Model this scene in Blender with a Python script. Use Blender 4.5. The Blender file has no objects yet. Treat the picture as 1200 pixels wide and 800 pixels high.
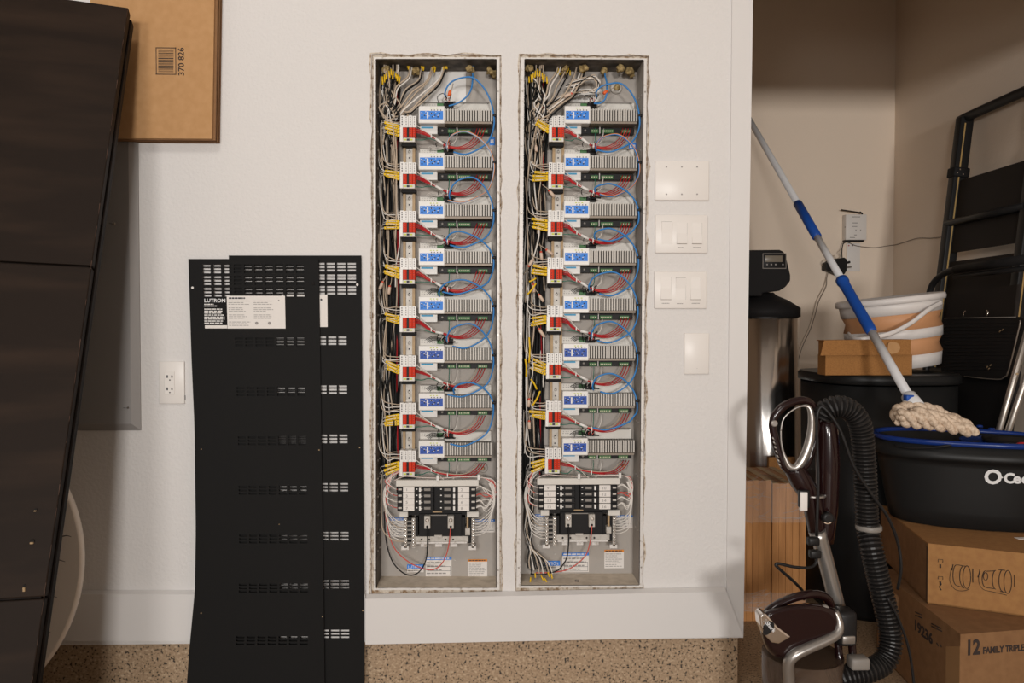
import bpy, bmesh, math, random
from mathutils import Vector, Matrix, Euler
random.seed(7)
PI = math.pi
SC = bpy.context.scene
COL = SC.collection
# ------------------------------------------------------------------ camera
F = 896.0; D = 2.15; CZ = 1.05
cam_d = bpy.data.cameras.new('camera'); cam = bpy.data.objects.new('camera', cam_d); COL.objects.link(cam)
cam_d.sensor_width = 36; cam_d.lens = F/1200*36; cam_d.clip_start = .02
cam.location = (0, -D, CZ); cam.rotation_euler = (math.radians(90-1.2), 0, math.radians(-1.5))
SC.camera = cam
# ------------------------------------------------------------------ world, lights, exposure
W = bpy.data.worlds.new('world'); SC.world = W; W.use_nodes = True
W.node_tree.nodes['Background'].inputs[0].default_value = (1.0, .93, .87, 1)
W.node_tree.nodes['Background'].inputs[1].default_value = .20
def area(name, loc, target, sx, sy, power, color):
    l = bpy.data.lights.new(name, 'AREA'); l.shape = 'RECTANGLE'; l.size = sx; l.size_y = sy; l.energy = power; l.color = color
    o = bpy.data.objects.new(name, l); COL.objects.link(o); o.location = loc
    o.rotation_euler = (Vector(target)-Vector(loc)).to_track_quat('-Z', 'Y').to_euler()
area('ceiling_light', (-.65, -2.15, 2.85), (-.1, 0, 1.0), .55, .35, 12, (1.0, .965, .925))
area('low_lamp', (-1.2, -6.0, 1.62), (.3, 0, 1.0), .75, .55, 84, (1.0, .965, .93))
area('lamp_by_camera', (-.45, -2.7, 1.42), (0, 0, 1.05), .35, .3, 6.5, (1.0, .975, .95))
area('added_fill_lamp', (.75, -9.0, 1.42), (1.0, 0, 1.0), .9, .7, 290, (1.0, .96, .92))  # no known source; added to lift the alcove and the shade at left
SC.view_settings.view_transform = 'Standard'; SC.view_settings.look = 'None'
SC.view_settings.exposure = -0.10; SC.view_settings.gamma = 1.0; SC.view_settings.use_curve_mapping = False
# ------------------------------------------------------------------ pixel helpers (points on real planes of the room)
RM = cam.rotation_euler.to_matrix(); CL = cam.location.copy()
def ray(px, py): return RM @ Vector(((px-600)/F, (400-py)/F, -1.0))
def P(px, py, y=0.0):
    d = ray(px, py); return CL + d*((y-CL.y)/d.y)
def PZ(px, py, z):
    d = ray(px, py); return CL + d*((z-CL.z)/d.z)
def PXP(px, py, x):
    d = ray(px, py); return CL + d*((x-CL.x)/d.x)
def S(y): return (D+y)/F          # metres per pixel on the plane y
# ------------------------------------------------------------------ materials
MT = {}
def mat(name, color, rough=.6, metal=0.0, noise=None, bump=None, spec=None, alpha=None, trans=None, emit=None, coat=None, aniso=None):
    """noise=(scale, color2, detail, stretch(x,y,z), lo, hi)   bump=(scale, strength, distance, stretch)"""
    m = bpy.data.materials.new(name); m.use_nodes = True; nt = m.node_tree; b = nt.nodes['Principled BSDF']
    b.inputs['Base Color'].default_value = (*color, 1); b.inputs['Roughness'].default_value = rough; b.inputs['Metallic'].default_value = metal
    b.inputs['Specular IOR Level'].default_value = .3
    if spec is not None: b.inputs['Specular IOR Level'].default_value = spec
    if alpha is not None: b.inputs['Alpha'].default_value = alpha
    if trans is not None: b.inputs['Transmission Weight'].default_value = trans
    if coat: b.inputs['Coat Weight'].default_value = coat
    if emit: b.inputs['Emission Color'].default_value = (*emit[0], 1); b.inputs['Emission Strength'].default_value = emit[1]
    def coords(stretch):
        g = nt.nodes.new('ShaderNodeNewGeometry'); mp = nt.nodes.new('ShaderNodeMapping'); mp.inputs['Scale'].default_value = stretch
        nt.links.new(g.outputs['Position'], mp.inputs[0]); return mp.outputs[0]
    if noise:
        sc, c2, det, st, lo, hi = noise
        n = nt.nodes.new('ShaderNodeTexNoise'); n.inputs['Scale'].default_value = sc; n.inputs['Detail'].default_value = det
        nt.links.new(coords(st), n.inputs['Vector'])
        r = nt.nodes.new('ShaderNodeValToRGB'); r.color_ramp.elements[0].position = lo; r.color_ramp.elements[1].position = hi
        r.color_ramp.elements[0].color = (*color, 1); r.color_ramp.elements[1].color = (*c2, 1)
        nt.links.new(n.outputs['Fac'], r.inputs[0]); nt.links.new(r.outputs[0], b.inputs['Base Color'])
    if bump:
        sc, stg, dist, st = bump
        n = nt.nodes.new('ShaderNodeTexNoise'); n.inputs['Scale'].default_value = sc; n.inputs['Detail'].default_value = 2
        nt.links.new(coords(st), n.inputs['Vector'])
        bp = nt.nodes.new('ShaderNodeBump'); bp.inputs['Strength'].default_value = stg; bp.inputs['Distance'].default_value = dist
        nt.links.new(n.outputs['Fac'], bp.inputs['Height']); nt.links.new(bp.outputs[0], b.inputs['Normal'])
    MT[name] = m; return m
U = (1, 1, 1)
mat('wall_paint', (.655, .63, .61), .75, noise=(1.5, (.675, .65, .63), 2, U, .3, .7), bump=(110, .42, .004, U))
mat('alcove_paint', (.80, .67, .545), .8, noise=(1.2, (.82, .69, .56), 2, U, .3, .7), bump=(110, .22, .003, U))
mat('trim_paint', (.655, .63, .61), .45)
mat('torn_plaster', (.62, .55, .46), .95, noise=(90, (.25, .16, .09), 5, U, .45, .66), bump=(300, .8, .004, U))
mat('torn_paper', (.22, .13, .07), .95, noise=(160, (.6, .5, .4), 4, U, .5, .62))
mat('ceiling_paint', (.5, .46, .42), .8)
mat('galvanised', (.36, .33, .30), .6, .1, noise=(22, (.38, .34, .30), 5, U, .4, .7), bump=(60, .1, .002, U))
mat('galvanised_shade', (.16, .14, .12), .7, .1, noise=(30, (.05, .042, .035), 5, U, .35, .65))  # same metal as galvanised, darkened for shade on the top and left side
mat('dusty_metal', (.68, .59, .48), .85, 0, noise=(40, (.56, .48, .38), 5, U, .4, .65))
mat('flange_white', (.62, .59, .56), .45, .1, noise=(70, (.35, .30, .25), 4, U, .58, .72))
mat('dark_hole', (.012, .010, .009), .9)
mat('foam_yellow', (.45, .33, .15), .9, noise=(120, (.22, .15, .06), 3, U, .4, .6))
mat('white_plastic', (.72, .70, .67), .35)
mat('plate_white', (.74, .70, .66), .32)
mat('warm_plastic', (.62, .59, .54), .45)
mat('fin_metal', (.46, .43, .39), .5, .15)
mat('fin_gap_shade', (.10, .09, .075), .6)  # heat sink metal darkened for the shade between its fins
mat('ledge_brown', (.22, .18, .145), .5, .3)
mat('black_plastic', (.013, .012, .012), .45, spec=.15)
mat('soft_black', (.015, .014, .014), .6, spec=.1)
mat('satin_black_sheet', (.0130, .0125, .0122), .6, spec=.06)
mat('blue_label', (.03, .20, .66), .5)
mat('navy_label', (.02, .075, .36), .5)
mat('cyan_label', (.05, .32, .55), .5)
mat('dark_print', (.03, .03, .04), .6)
mat('grey_print', (.30, .28, .265), .6)
mat('white_print', (.75, .73, .70), .6)
mat('paper', (.72, .68, .64), .7)
mat('orange_label', (.72, .25, .03), .6)
mat('green_plug', (.05, .16, .05), .5)
mat('lime', (.50, .55, .06), .5)
mat('pale_yellow', (.62, .60, .42), .5)
mat('red_plastic', (.62, .040, .014), .5, spec=.1)
mat('wire_white', (.68, .64, .59), .5)
mat('wire_cream', (.46, .37, .28), .5)
mat('wire_black', (.012, .012, .012), .5, spec=.15)
mat('wire_red', (.40, .020, .024), .5, spec=.12)
mat('wire_bright_red', (.55, .08, .06), .45)
mat('wire_green', (.02, .15, .10), .5)
mat('wire_orange', (.60, .25, .10), .5)
mat('cable_blue', (.035, .20, .50), .4)
mat('cable_blue_light', (.33, .42, .55), .45)
mat('yellow_marker', (.74, .47, .02), .5, spec=.15)
mat('nut_tan', (.60, .46, .36), .5)
mat('nut_red', (.62, .08, .04), .5)
mat('nut_orange', (.75, .13, .03), .5)
mat('brass', (.36, .25, .14), .55, .2)
mat('steel', (.46, .43, .39), .5, .25, noise=(60, (.35, .32, .28), 3, U, .45, .7))
mat('panel_grey', (.29, .275, .265), .5, .1)
mat('board_dark', (.0165, .0108, .0078), .55, noise=(2.2, (.040, .024, .0155), 9, (1, 1, 7), .45, .9), spec=.07)
mat('board_edge', (.010, .0068, .0055), .6, noise=(8, (.03, .017, .010), 5, (6, 6, 1), .52, .8), spec=.08)
mat('board_worn', (.060, .026, .012), .6)
mat('marble', (.82, .74, .66), .4, noise=(6, (.40, .34, .29), 7, (1, 1, .6), .52, .80))
mat('marble_vein', (.13, .11, .10), .4)
mat('cardboard', (.43, .235, .10), .85, noise=(50, (.47, .265, .12), 5, U, .35, .7))
mat('cardboard_mid', (.34, .17, .06), .85, noise=(60, (.29, .14, .05), 5, U, .35, .7))
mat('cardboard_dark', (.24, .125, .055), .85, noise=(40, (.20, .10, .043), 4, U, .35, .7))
mat('cardboard_core', (.10, .055, .03), .9)
mat('mailer_card', (.34, .155, .045), .8, noise=(200, (.27, .12, .035), 4, U, .4, .65))
mat('packing_tape', (.36, .20, .09), .25, coat=.5)
mat('print_on_card', (.035, .025, .022), .8)
mat('chrome', (.80, .76, .72), .16, 1.0)
mat('foil_wrap', (.66, .63, .60), .20, 1.0, bump=(4, .55, .02, (3, 3, .35)))
mat('lcd', (.20, .17, .13), .3)
mat('grey_rim', (.22, .20, .18), .4)
mat('mop_white', (.66, .66, .67), .35)
mat('mop_blue', (.012, .075, .36), .42)
mat('bucket_blue', (.008, .030, .17), .25)
mat('mop_yarn', (.70, .56, .43), .95, noise=(130, (.46, .34, .24), 4, U, .4, .65))
mat('bucket_white', (.72, .68, .65), .4)
mat('bucket_peach', (.60, .30, .145), .5)
mat('red_button', (.45, .01, .015), .35)
mat('mop_bucket_black', (.013, .013, .013), .42, spec=.22)
mat('logo_white', (.72, .72, .72), .5)
mat('ladder_black', (.013, .0125, .0125), .45, spec=.25)
mat('ladder_brown', (.020, .016, .014), .6, spec=.15)
mat('ladder_gold', (.50, .33, .13), .4, .3)
mat('ladder_steel', (.42, .38, .34), .32, .8)
mat('vac_maroon', (.014, .0045, .0045), .2, coat=.35, spec=.25)
mat('vac_black', (.012, .011, .011), .4, spec=.25)
mat('vac_hose', (.014, .0125, .012), .35, spec=.35)
mat('vac_silver', (.36, .335, .31), .3, .75)
mat('vac_clear', (.10, .065, .045), .15, spec=.5, alpha=.75)
mat('dirt_grey', (.10, .075, .055), .9)
mat('wood_plank', (.52, .245, .085), .55, noise=(5, (.36, .155, .048), 8, (9, 9, .7), .38, .7))
mat('plank_end', (.60, .44, .26), .7, noise=(40, (.42, .28, .15), 4, (1, 6, 1), .45, .65))
mat('shrink_wrap', (.85, .83, .80), .12, spec=.8, alpha=.12, bump=(14, .8, .01, (1, 1, 7)))
mat('wrap_wrinkle', (.8, .76, .72), .2, spec=.8, alpha=.38)
mat('screw', (.30, .27, .24), .35, .9)
def speckle():
    m = bpy.data.materials.new('speckled_concrete'); m.use_nodes = True; nt = m.node_tree; b = nt.nodes['Principled BSDF']
    g = nt.nodes.new('ShaderNodeNewGeometry'); b.inputs['Roughness'].default_value = .55
    n = nt.nodes.new('ShaderNodeTexNoise'); n.inputs['Scale'].default_value = 150; n.inputs['Detail'].default_value = 2.5
    nt.links.new(g.outputs['Position'], n.inputs['Vector'])
    r = nt.nodes.new('ShaderNodeValToRGB'); cr = r.color_ramp
    cr.elements[0].position = .355; cr.elements[0].color = (.018, .013, .010, 1)
    cr.elements[1].position = .395; cr.elements[1].color = (.30, .205, .122, 1)
    e = cr.elements.new(.57); e.color = (.36, .25, .155, 1)
    e = cr.elements.new(.68); e.color = (.48, .36, .24, 1)
    nt.links.new(n.outputs['Fac'], r.inputs[0]); nt.links.new(r.outputs[0], b.inputs['Base Color'])
    bp = nt.nodes.new('ShaderNodeBump'); bp.inputs['Strength'].default_value = .2; bp.inputs['Distance'].default_value = .003
    nt.links.new(n.outputs['Fac'], bp.inputs['Height']); nt.links.new(bp.outputs[0], b.inputs['Normal'])
    MT['speckled_concrete'] = m
speckle()
# ------------------------------------------------------------------ mesh builder
class MB:
    def __init__(s): s.v = []; s.f = []; s.sm = []
    def add(s, vs, fs, smooth=False):
        o = len(s.v); s.v += [Vector(v) for v in vs]; s.f += [[i+o for i in f] for f in fs]; s.sm += [smooth]*len(fs); return s
    def box(s, x0, x1, y0, y1, z0, z1, M=None):
        vs = [Vector((x, y, z)) for x in (x0, x1) for y in (y0, y1) for z in (z0, z1)]
        if M is not None: vs = [M @ v for v in vs]
        return s.add(vs, [(0, 1, 3, 2), (4, 6, 7, 5), (0, 4, 5, 1), (2, 3, 7, 6), (0, 2, 6, 4), (1, 5, 7, 3)])
    def bbox(s, x0, x1, y0, y1, z0, z1, r=.002, seg=2, M=None):
        bm = bmesh.new(); bmesh.ops.create_cube(bm, size=1)
        for v in bm.verts: v.co = Vector(((x0+x1)/2+v.co.x*(x1-x0), (y0+y1)/2+v.co.y*(y1-y0), (z0+z1)/2+v.co.z*(z1-z0)))
        bmesh.ops.bevel(bm, geom=list(bm.edges), offset=r, segments=seg, profile=.5, affect='EDGES', clamp_overlap=True)
        vs = [v.co.copy() for v in bm.verts]
        if M is not None: vs = [M @ v for v in vs]
        s.add(vs, [[v.index for v in f.verts] for f in bm.faces], seg > 1); bm.free(); return s
    def quad(s, a, b, c, d): return s.add([a, b, c, d], [(0, 1, 2, 3)])
    def prism(s, pts, off):           # polygon (list of Vector) extruded by vector off
        n = len(pts); off = Vector(off); vs = [Vector(p) for p in pts]+[Vector(p)+off for p in pts]
        return s.add(vs, [list(range(n))[::-1], list(range(n, 2*n))]+[(i, (i+1) % n, n+(i+1) % n, n+i) for i in range(n)])
    def tube(s, pts, r, n=6, smooth=True, cap=True, sub=0, prof=None):
        pts = [Vector(p) for p in pts]
        rs = list(r) if isinstance(r, (list, tuple)) else [r]*len(pts)
        if sub:
            q = []; qr = []
            for i in range(len(pts)-1):
                p0 = pts[max(i-1, 0)]; p1 = pts[i]; p2 = pts[i+1]; p3 = pts[min(i+2, len(pts)-1)]
                for k in range(sub):
                    t = k/sub; t2 = t*t; t3 = t2*t
                    q.append(.5*((2*p1)+(-p0+p2)*t+(2*p0-5*p1+4*p2-p3)*t2+(-p0+3*p1-3*p2+p3)*t3)); qr.append(rs[i]*(1-t)+rs[i+1]*t)
            q.append(pts[-1]); qr.append(rs[-1]); pts, rs = q, qr
        vs = []; prev = None
        for i, p in enumerate(pts):
            t = (pts[min(i+1, len(pts)-1)]-pts[max(i-1, 0)])
            if t.length < 1e-9: t = Vector((0, 0, 1))
            t.normalize()
            if prev is None:
                a = Vector((0, 1, 0)) if abs(t.y) < .9 else Vector((1, 0, 0))
            else: a = prev
            u = (a-t*a.dot(t))
            if u.length < 1e-6: u = Vector((1, 0, 0))-t*t.x
            u.normalize(); w = t.cross(u); prev = u
            for k in range(n):
                an = 2*PI*k/n; ca, sa = math.cos(an), math.sin(an)
                if prof: ca *= prof[0]; sa *= prof[1]
                vs.append(p+(u*ca+w*sa)*rs[i])
        m = len(pts)
        fs = [(i*n+k, i*n+(k+1) % n, (i+1)*n+(k+1) % n, (i+1)*n+k) for i in range(m-1) for k in range(n)]
        s.add(vs, fs, smooth)
        if cap: s.add([], [[len(s.v)-len(vs)+k for k in range(n)][::-1], [len(s.v)-n+k for k in range(n)]])if False else s._caps(vs, n)
        return s
    def _caps(s, vs, n):
        s.add(vs[:n], [list(range(n))[::-1]]); s.add(vs[-n:], [list(range(n))])
    def lathe(s, prof, c, n=24, axis='z', M=None, sx=1, sy=1, smooth=True):   # prof [(r,h)]
        vs = []
        for r, h in prof:
            for k in range(n):
                a = 2*PI*k/n
                if axis == 'z': v = Vector((r*math.cos(a)*sx, r*math.sin(a)*sy, h))
                elif axis == 'y': v = Vector((r*math.cos(a)*sx, h, r*math.sin(a)*sy))
                else: v = Vector((h, r*math.cos(a)*sx, r*math.sin(a)*sy))
                if M is not None: v = M @ v
                vs.append(v+Vector(c))
        m = len(prof)
        s.add(vs, [(i*n+k, i*n+(k+1) % n, (i+1)*n+(k+1) % n, (i+1)*n+k) for i in range(m-1) for k in range(n)], smooth)
        s._caps(vs, n); return s
    def blob(s, c, r, seed=0, amp=.25, n=8, m=6, scale=(1, 1, 1)):
        rnd = random.Random(seed); vs = []; c = Vector(c)
        for i in range(m+1):
            th = PI*i/m
            for k in range(n):
                a = 2*PI*k/n; q = r*(1+amp*(rnd.random()-.5)*2) if 0 < i < m else r
                vs.append(c+Vector((math.sin(th)*math.cos(a)*q*scale[0], math.sin(th)*math.sin(a)*q*scale[1], math.cos(th)*q*scale[2])))
        return s.add(vs, [(i*n+k, i*n+(k+1) % n, (i+1)*n+(k+1) % n, (i+1)*n+k) for i in range(m) for k in range(n)], True)
    def build(s, name, m, parent=None, label=None):
        org = ORG.get(parent.name, Vector()) if parent is not None else Vector()
        me = bpy.data.meshes.new(name); me.from_pydata([v-org for v in s.v], [], s.f)
        me.polygons.foreach_set('use_smooth', s.sm)
        bm = bmesh.new(); bm.from_mesh(me); bmesh.ops.remove_doubles(bm, verts=bm.verts, dist=1e-6)
        bmesh.ops.recalc_face_normals(bm, faces=bm.faces); bm.to_mesh(me); bm.free()
        me.materials.append(MT[m]); o = bpy.data.objects.new(name, me); COL.objects.link(o)
        if parent is not None: o.parent = parent
        ORG[o.name] = org
        if label: o['label'] = label
        return o
ORG = {}
def thing(name, label, cat, loc, group=None):
    o = bpy.data.objects.new(name, None); o.empty_display_size = .02; COL.objects.link(o); o.location = loc
    o['label'] = label; o['category'] = cat
    if group: o['group'] = group
    ORG[o.name] = Vector(loc); return o
def tag(o, label, cat, group=None):
    o['label'] = label; o['category'] = cat
    if group: o['group'] = group
    return o
def struct(o): o['kind'] = 'structure'; return o
def catm(pts, sub):
    q = []
    for i in range(len(pts)-1):
        p0 = pts[max(i-1, 0)]; p1 = pts[i]; p2 = pts[i+1]; p3 = pts[min(i+2, len(pts)-1)]
        for k in range(sub):
            s_ = k/sub; q.append(.5*((2*p1)+(-p0+p2)*s_+(2*p0-5*p1+4*p2-p3)*s_*s_+(-p0+3*p1-3*p2+p3)*s_**3))
    q.append(pts[-1]); return q
def dup(root, loc, label):
    r = root.copy(); COL.objects.link(r); r.location = loc; r['label'] = label; ORG[r.name] = Vector(loc)
    for ch in list(root.children):
        c = ch.copy(); COL.objects.link(c); c.parent = r
        for g in list(ch.children):
            d = g.copy(); COL.objects.link(d); d.parent = c
    return r
def text(body, size, loc, m, parent, name='lettering', M=None, sx=1.0, bold=0.0, align='LEFT', shear=0.0, thick=.0004):
    cu = bpy.data.curves.new('t', 'FONT'); cu.body = body; cu.size = size; cu.offset = bold*size; cu.align_x = align; cu.shear = shear; cu.extrude = thick; cu.resolution_u = 3
    t = bpy.data.objects.new('t', cu); COL.objects.link(t); bpy.context.view_layer.update()
    me = bpy.data.meshes.new_from_object(t.evaluated_get(bpy.context.evaluated_depsgraph_get()))
    bpy.data.objects.remove(t); bpy.data.curves.remove(cu)
    R = (M if M is not None else Matrix.Identity(3)) @ Matrix.Rotation(PI/2, 3, 'X')
    org = ORG.get(parent.name, Vector()) if parent else Vector()
    for v in me.vertices: v.co = R @ Vector((v.co.x*sx, v.co.y, v.co.z)) + Vector(loc) - org
    me.materials.clear(); me.materials.append(MT[m]); me.name = name
    o = bpy.data.objects.new(name, me); COL.objects.link(o); ORG[o.name] = org
    if parent: o.parent = parent
    return o
def basis(xd, zd):                 # 3x3 with columns x, y(depth), z
    x = Vector(xd).normalized(); z = Vector(zd); z = (z-x*z.dot(x)).normalized(); y = z.cross(x)
    return Matrix((x, y, z)).transposed()
def lines(x0, x1, z0, z1, n, y, fill=.35, seed=0, ragged=.4, M=None, o=None):
    mb = MB(); r = random.Random(seed); h = (z1-z0)/n
    for i in range(n):
        L = x0+(x1-x0)*(1-ragged*r.random()); zz = z0+(i+.5)*h
        x = x0
        while x < L-1e-5:
            w = min(L-x, (x1-x0)*r.uniform(.08, .22))
            p = [Vector((a, y, b)) for a, b in ((x, zz-h*fill/2), (x+w, zz-h*fill/2), (x+w, zz+h*fill/2), (x, zz+h*fill/2))]
            if M is not None: p = [M @ q for q in p]
            if o is not None: p = [q+Vector(o) for q in p]
            mb.quad(*p); x += w+(x1-x0)*.03
    return mb
# ------------------------------------------------------------------ room shell
FX = -2.7; TOPZ = 3.0; RX = PXP(1047, 300, 1.0).x
AY = 1.9                                     # depth of the alcove
RX = P(1047, 300, AY).x                      # right wall of the alcove
EX = P(882.5, 60, 0).x; EXB = P(871, 745, 0).x
zb_base = P(600, 750, 0).z                   # bottom of the wall and baseboard
BOX = [dict(TL=(441, 69.5), TR=(581.5, 69.5), BL=(441, 688.5), BR=(581.5, 688.5)),
       dict(TL=(615, 69.5), TR=(754, 70.5), BL=(610, 685.5), BR=(749, 685.0))]
HOLE = [[(435.8, 64), (586.8, 65), (587.2, 695), (435.5, 695.5)],
        [(609.2, 64), (759.5, 66.5), (752.8, 692), (604.5, 693)]]
def jag(a, b, n, amp, seed):
    r = random.Random(seed); out = []
    for i in range(n):
        t = i/n; j = Vector((r.uniform(-amp, amp), 0, r.uniform(-amp, amp))) if i else Vector()
        out.append(a.lerp(b, t)+j)
    return out
def holeloop(k, grow=0.0, amp=.0024, n=44):
    q = [P(x+dx*grow, y+dz*grow, 0) for (x, y), (dx, dz) in zip(HOLE[k], ((-1, -1), (1, -1), (1, 1), (-1, 1)))]
    L = []
    for i in range(4):
        L += jag(q[i], q[(i+1) % 4], n if i % 2 else n//3, amp, k*10+i)
    return L
def wall_with_holes():
    bm = bmesh.new(); outer = [Vector((FX, 0, zb_base)), Vector((EXB, 0, zb_base)), Vector((EX, 0, TOPZ)), Vector((FX, 0, TOPZ))]
    edges = []
    for L in (outer, holeloop(0), holeloop(1)):
        vs = [bm.verts.new(p) for p in L]
        edges += [bm.edges.new((vs[i], vs[(i+1) % len(vs)])) for i in range(len(vs))]
    bmesh.ops.triangle_fill(bm, use_beauty=True, use_dissolve=False, edges=edges)
    r = bmesh.ops.extrude_face_region(bm, geom=list(bm.faces))
    for g in r['geom']:
        if isinstance(g, bmesh.types.BMVert): g.co.y += .016
    bmesh.ops.recalc_face_normals(bm, faces=bm.faces)
    me = bpy.data.meshes.new('wall_front'); bm.to_mesh(me); bm.free(); me.materials.append(MT['wall_paint'])
    o = bpy.data.objects.new('wall_front', me); COL.objects.link(o); ORG[o.name] = Vector(); return struct(o)
wall = wall_with_holes()
# torn rim of the drywall round each opening: paper edge and plaster crumbs
for k in (0, 1):
    mb = MB(); L = holeloop(k)
    c = sum(L, Vector())/len(L); r = random.Random(50+k)
    inner = [p+(c-p).normalized()*r.uniform(.0005, .0045)+Vector((0, .003, 0)) for p in L]
    for i in range(len(L)):
        j = (i+1) % len(L)
        mb.quad(L[i]+Vector((0, .0015, 0)), L[j]+Vector((0, .0015, 0)), inner[j]+Vector((0, .012, 0)), inner[i]+Vector((0, .012, 0)))
    mb.build('torn_paper_edge', 'torn_paper', wall, 'brown torn paper edge of the drywall')
    for band, (mname, lo, hi, yy, nm2) in enumerate((('torn_plaster', .0008, .0085, -.0009, 'torn_plaster_band'), ('torn_paper', .0002, .0018, -.0014, 'torn_paper_shred'))):
        mb = MB(); oc = []
        for i in range(len(L)):
            lf = L[i].x < c.x-.16; rg = L[i].x > c.x+.16; tp_ = L[i].z > c.z+.7; bt = L[i].z < c.z-.7
            amp = 1.0 if (lf and k == 0) or (rg and k == 1) else (.8 if tp_ or bt or (lf and k == 1) else .3)
            o = Vector((-1 if lf else (1 if rg else 0), 0, 1 if tp_ else (-1 if bt else 0)))
            oc.append(L[i]+o*(lo+(hi-lo)*amp*(r.random()**(1.2 if band == 0 else 3)))+Vector((0, yy*.2, 0)))
        for i in range(len(L)):
            j = (i+1) % len(L)
            mb.add([L[i]+Vector((0, .001, 0)), L[j]+Vector((0, .001, 0)), L[j].lerp(oc[j], .5)+Vector((0, yy, 0)), L[i].lerp(oc[i], .5)+Vector((0, yy, 0)), oc[j], oc[i]], [(0, 1, 2, 3), (3, 2, 4, 5)])
        mb.build(nm2, mname, wall)
stem = struct(MB().box(FX, EXB-.012, .012, .14, 0, zb_base+.002).build('wall_stem', 'speckled_concrete'))
struct(MB().box(FX, RX+.14, -3.8, AY+.14, -.08, 0).build('floor', 'speckled_concrete'))
# partition return and alcove walls
struct(MB().add([(EXB, .016, zb_base), (EX, .016, TOPZ), (EX, .14, TOPZ), (EXB, .14, zb_base), (EXB-.015, .016, zb_base), (EX-.015, .016, TOPZ), (EX-.015, .14, TOPZ), (EXB-.015, .14, zb_base)],
    [(0, 1, 2, 3), (4, 7, 6, 5), (0, 4, 5, 1), (1, 5, 6, 2), (2, 6, 7, 3), (3, 7, 4, 0)]).build('wall_partition_end', 'trim_paint'))
struct(MB().box(.42, EX-.01, .14, .155, 0, TOPZ).build('wall_alcove_return', 'alcove_paint'))
struct(MB().box(.40, .42, .14, AY, 0, TOPZ).build('wall_alcove_left', 'alcove_paint'))
struct(MB().box(.40, RX, AY, AY+.02, 0, TOPZ).build('wall_alcove_back', 'alcove_paint'))
struct(MB().box(RX, RX+.02, -3.8, AY+.02, 0, TOPZ).build('wall_right', 'alcove_paint'))
struct(MB().box(FX-.02, FX, -3.8, .016, 0, TOPZ).build('wall_left', 'wall_paint'))
struct(MB().box(EX, RX, -.012, .125, 2.115, TOPZ).build('trim_header', 'wall_paint'))
struct(MB().box(FX, RX, -3.8, AY, TOPZ, TOPZ+.02).build('ceiling', 'ceiling_paint'))
# baseboards: a left run behind the sheets and the right run, with the vertical casing
def base_run(x0t, y0t, x0b, y0b, x1t, y1t, x1b, y1b, name, th=.016):
    a, b, c, d = P(x0t, y0t, -th), P(x1t, y1t, -th), P(x1b, y1b, -th), P(x0b, y0b, -th)
    mb = MB(); mb.prism([a, b, c, d], (0, th, 0))
    ch = Vector((0, 0, .007)); mb.prism([a, a+ch*1+Vector((0, th*.9, 0)), a+Vector((0, th, 0))], b-a)
    o = mb.build(name, 'trim_paint'); return struct(o)
xl = (FX*F/D)+600
base_run(-200, 696, -200, 750, 428, 696.5, 428, 752, 'baseboard_left')
base_run(428.2, 701.5, 428.2, 755, 851.5, 693, 871.2, 745.5, 'baseboard_right', .021)
tp = [P(860.5, -260, -.005), P(886.3, -260, -.005), P(871.2, 745.5, -.005), P(851.5, 694, -.005)]
struct(MB().prism(tp, (0, .02, 0)).build('trim_1', 'trim_paint'))

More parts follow.
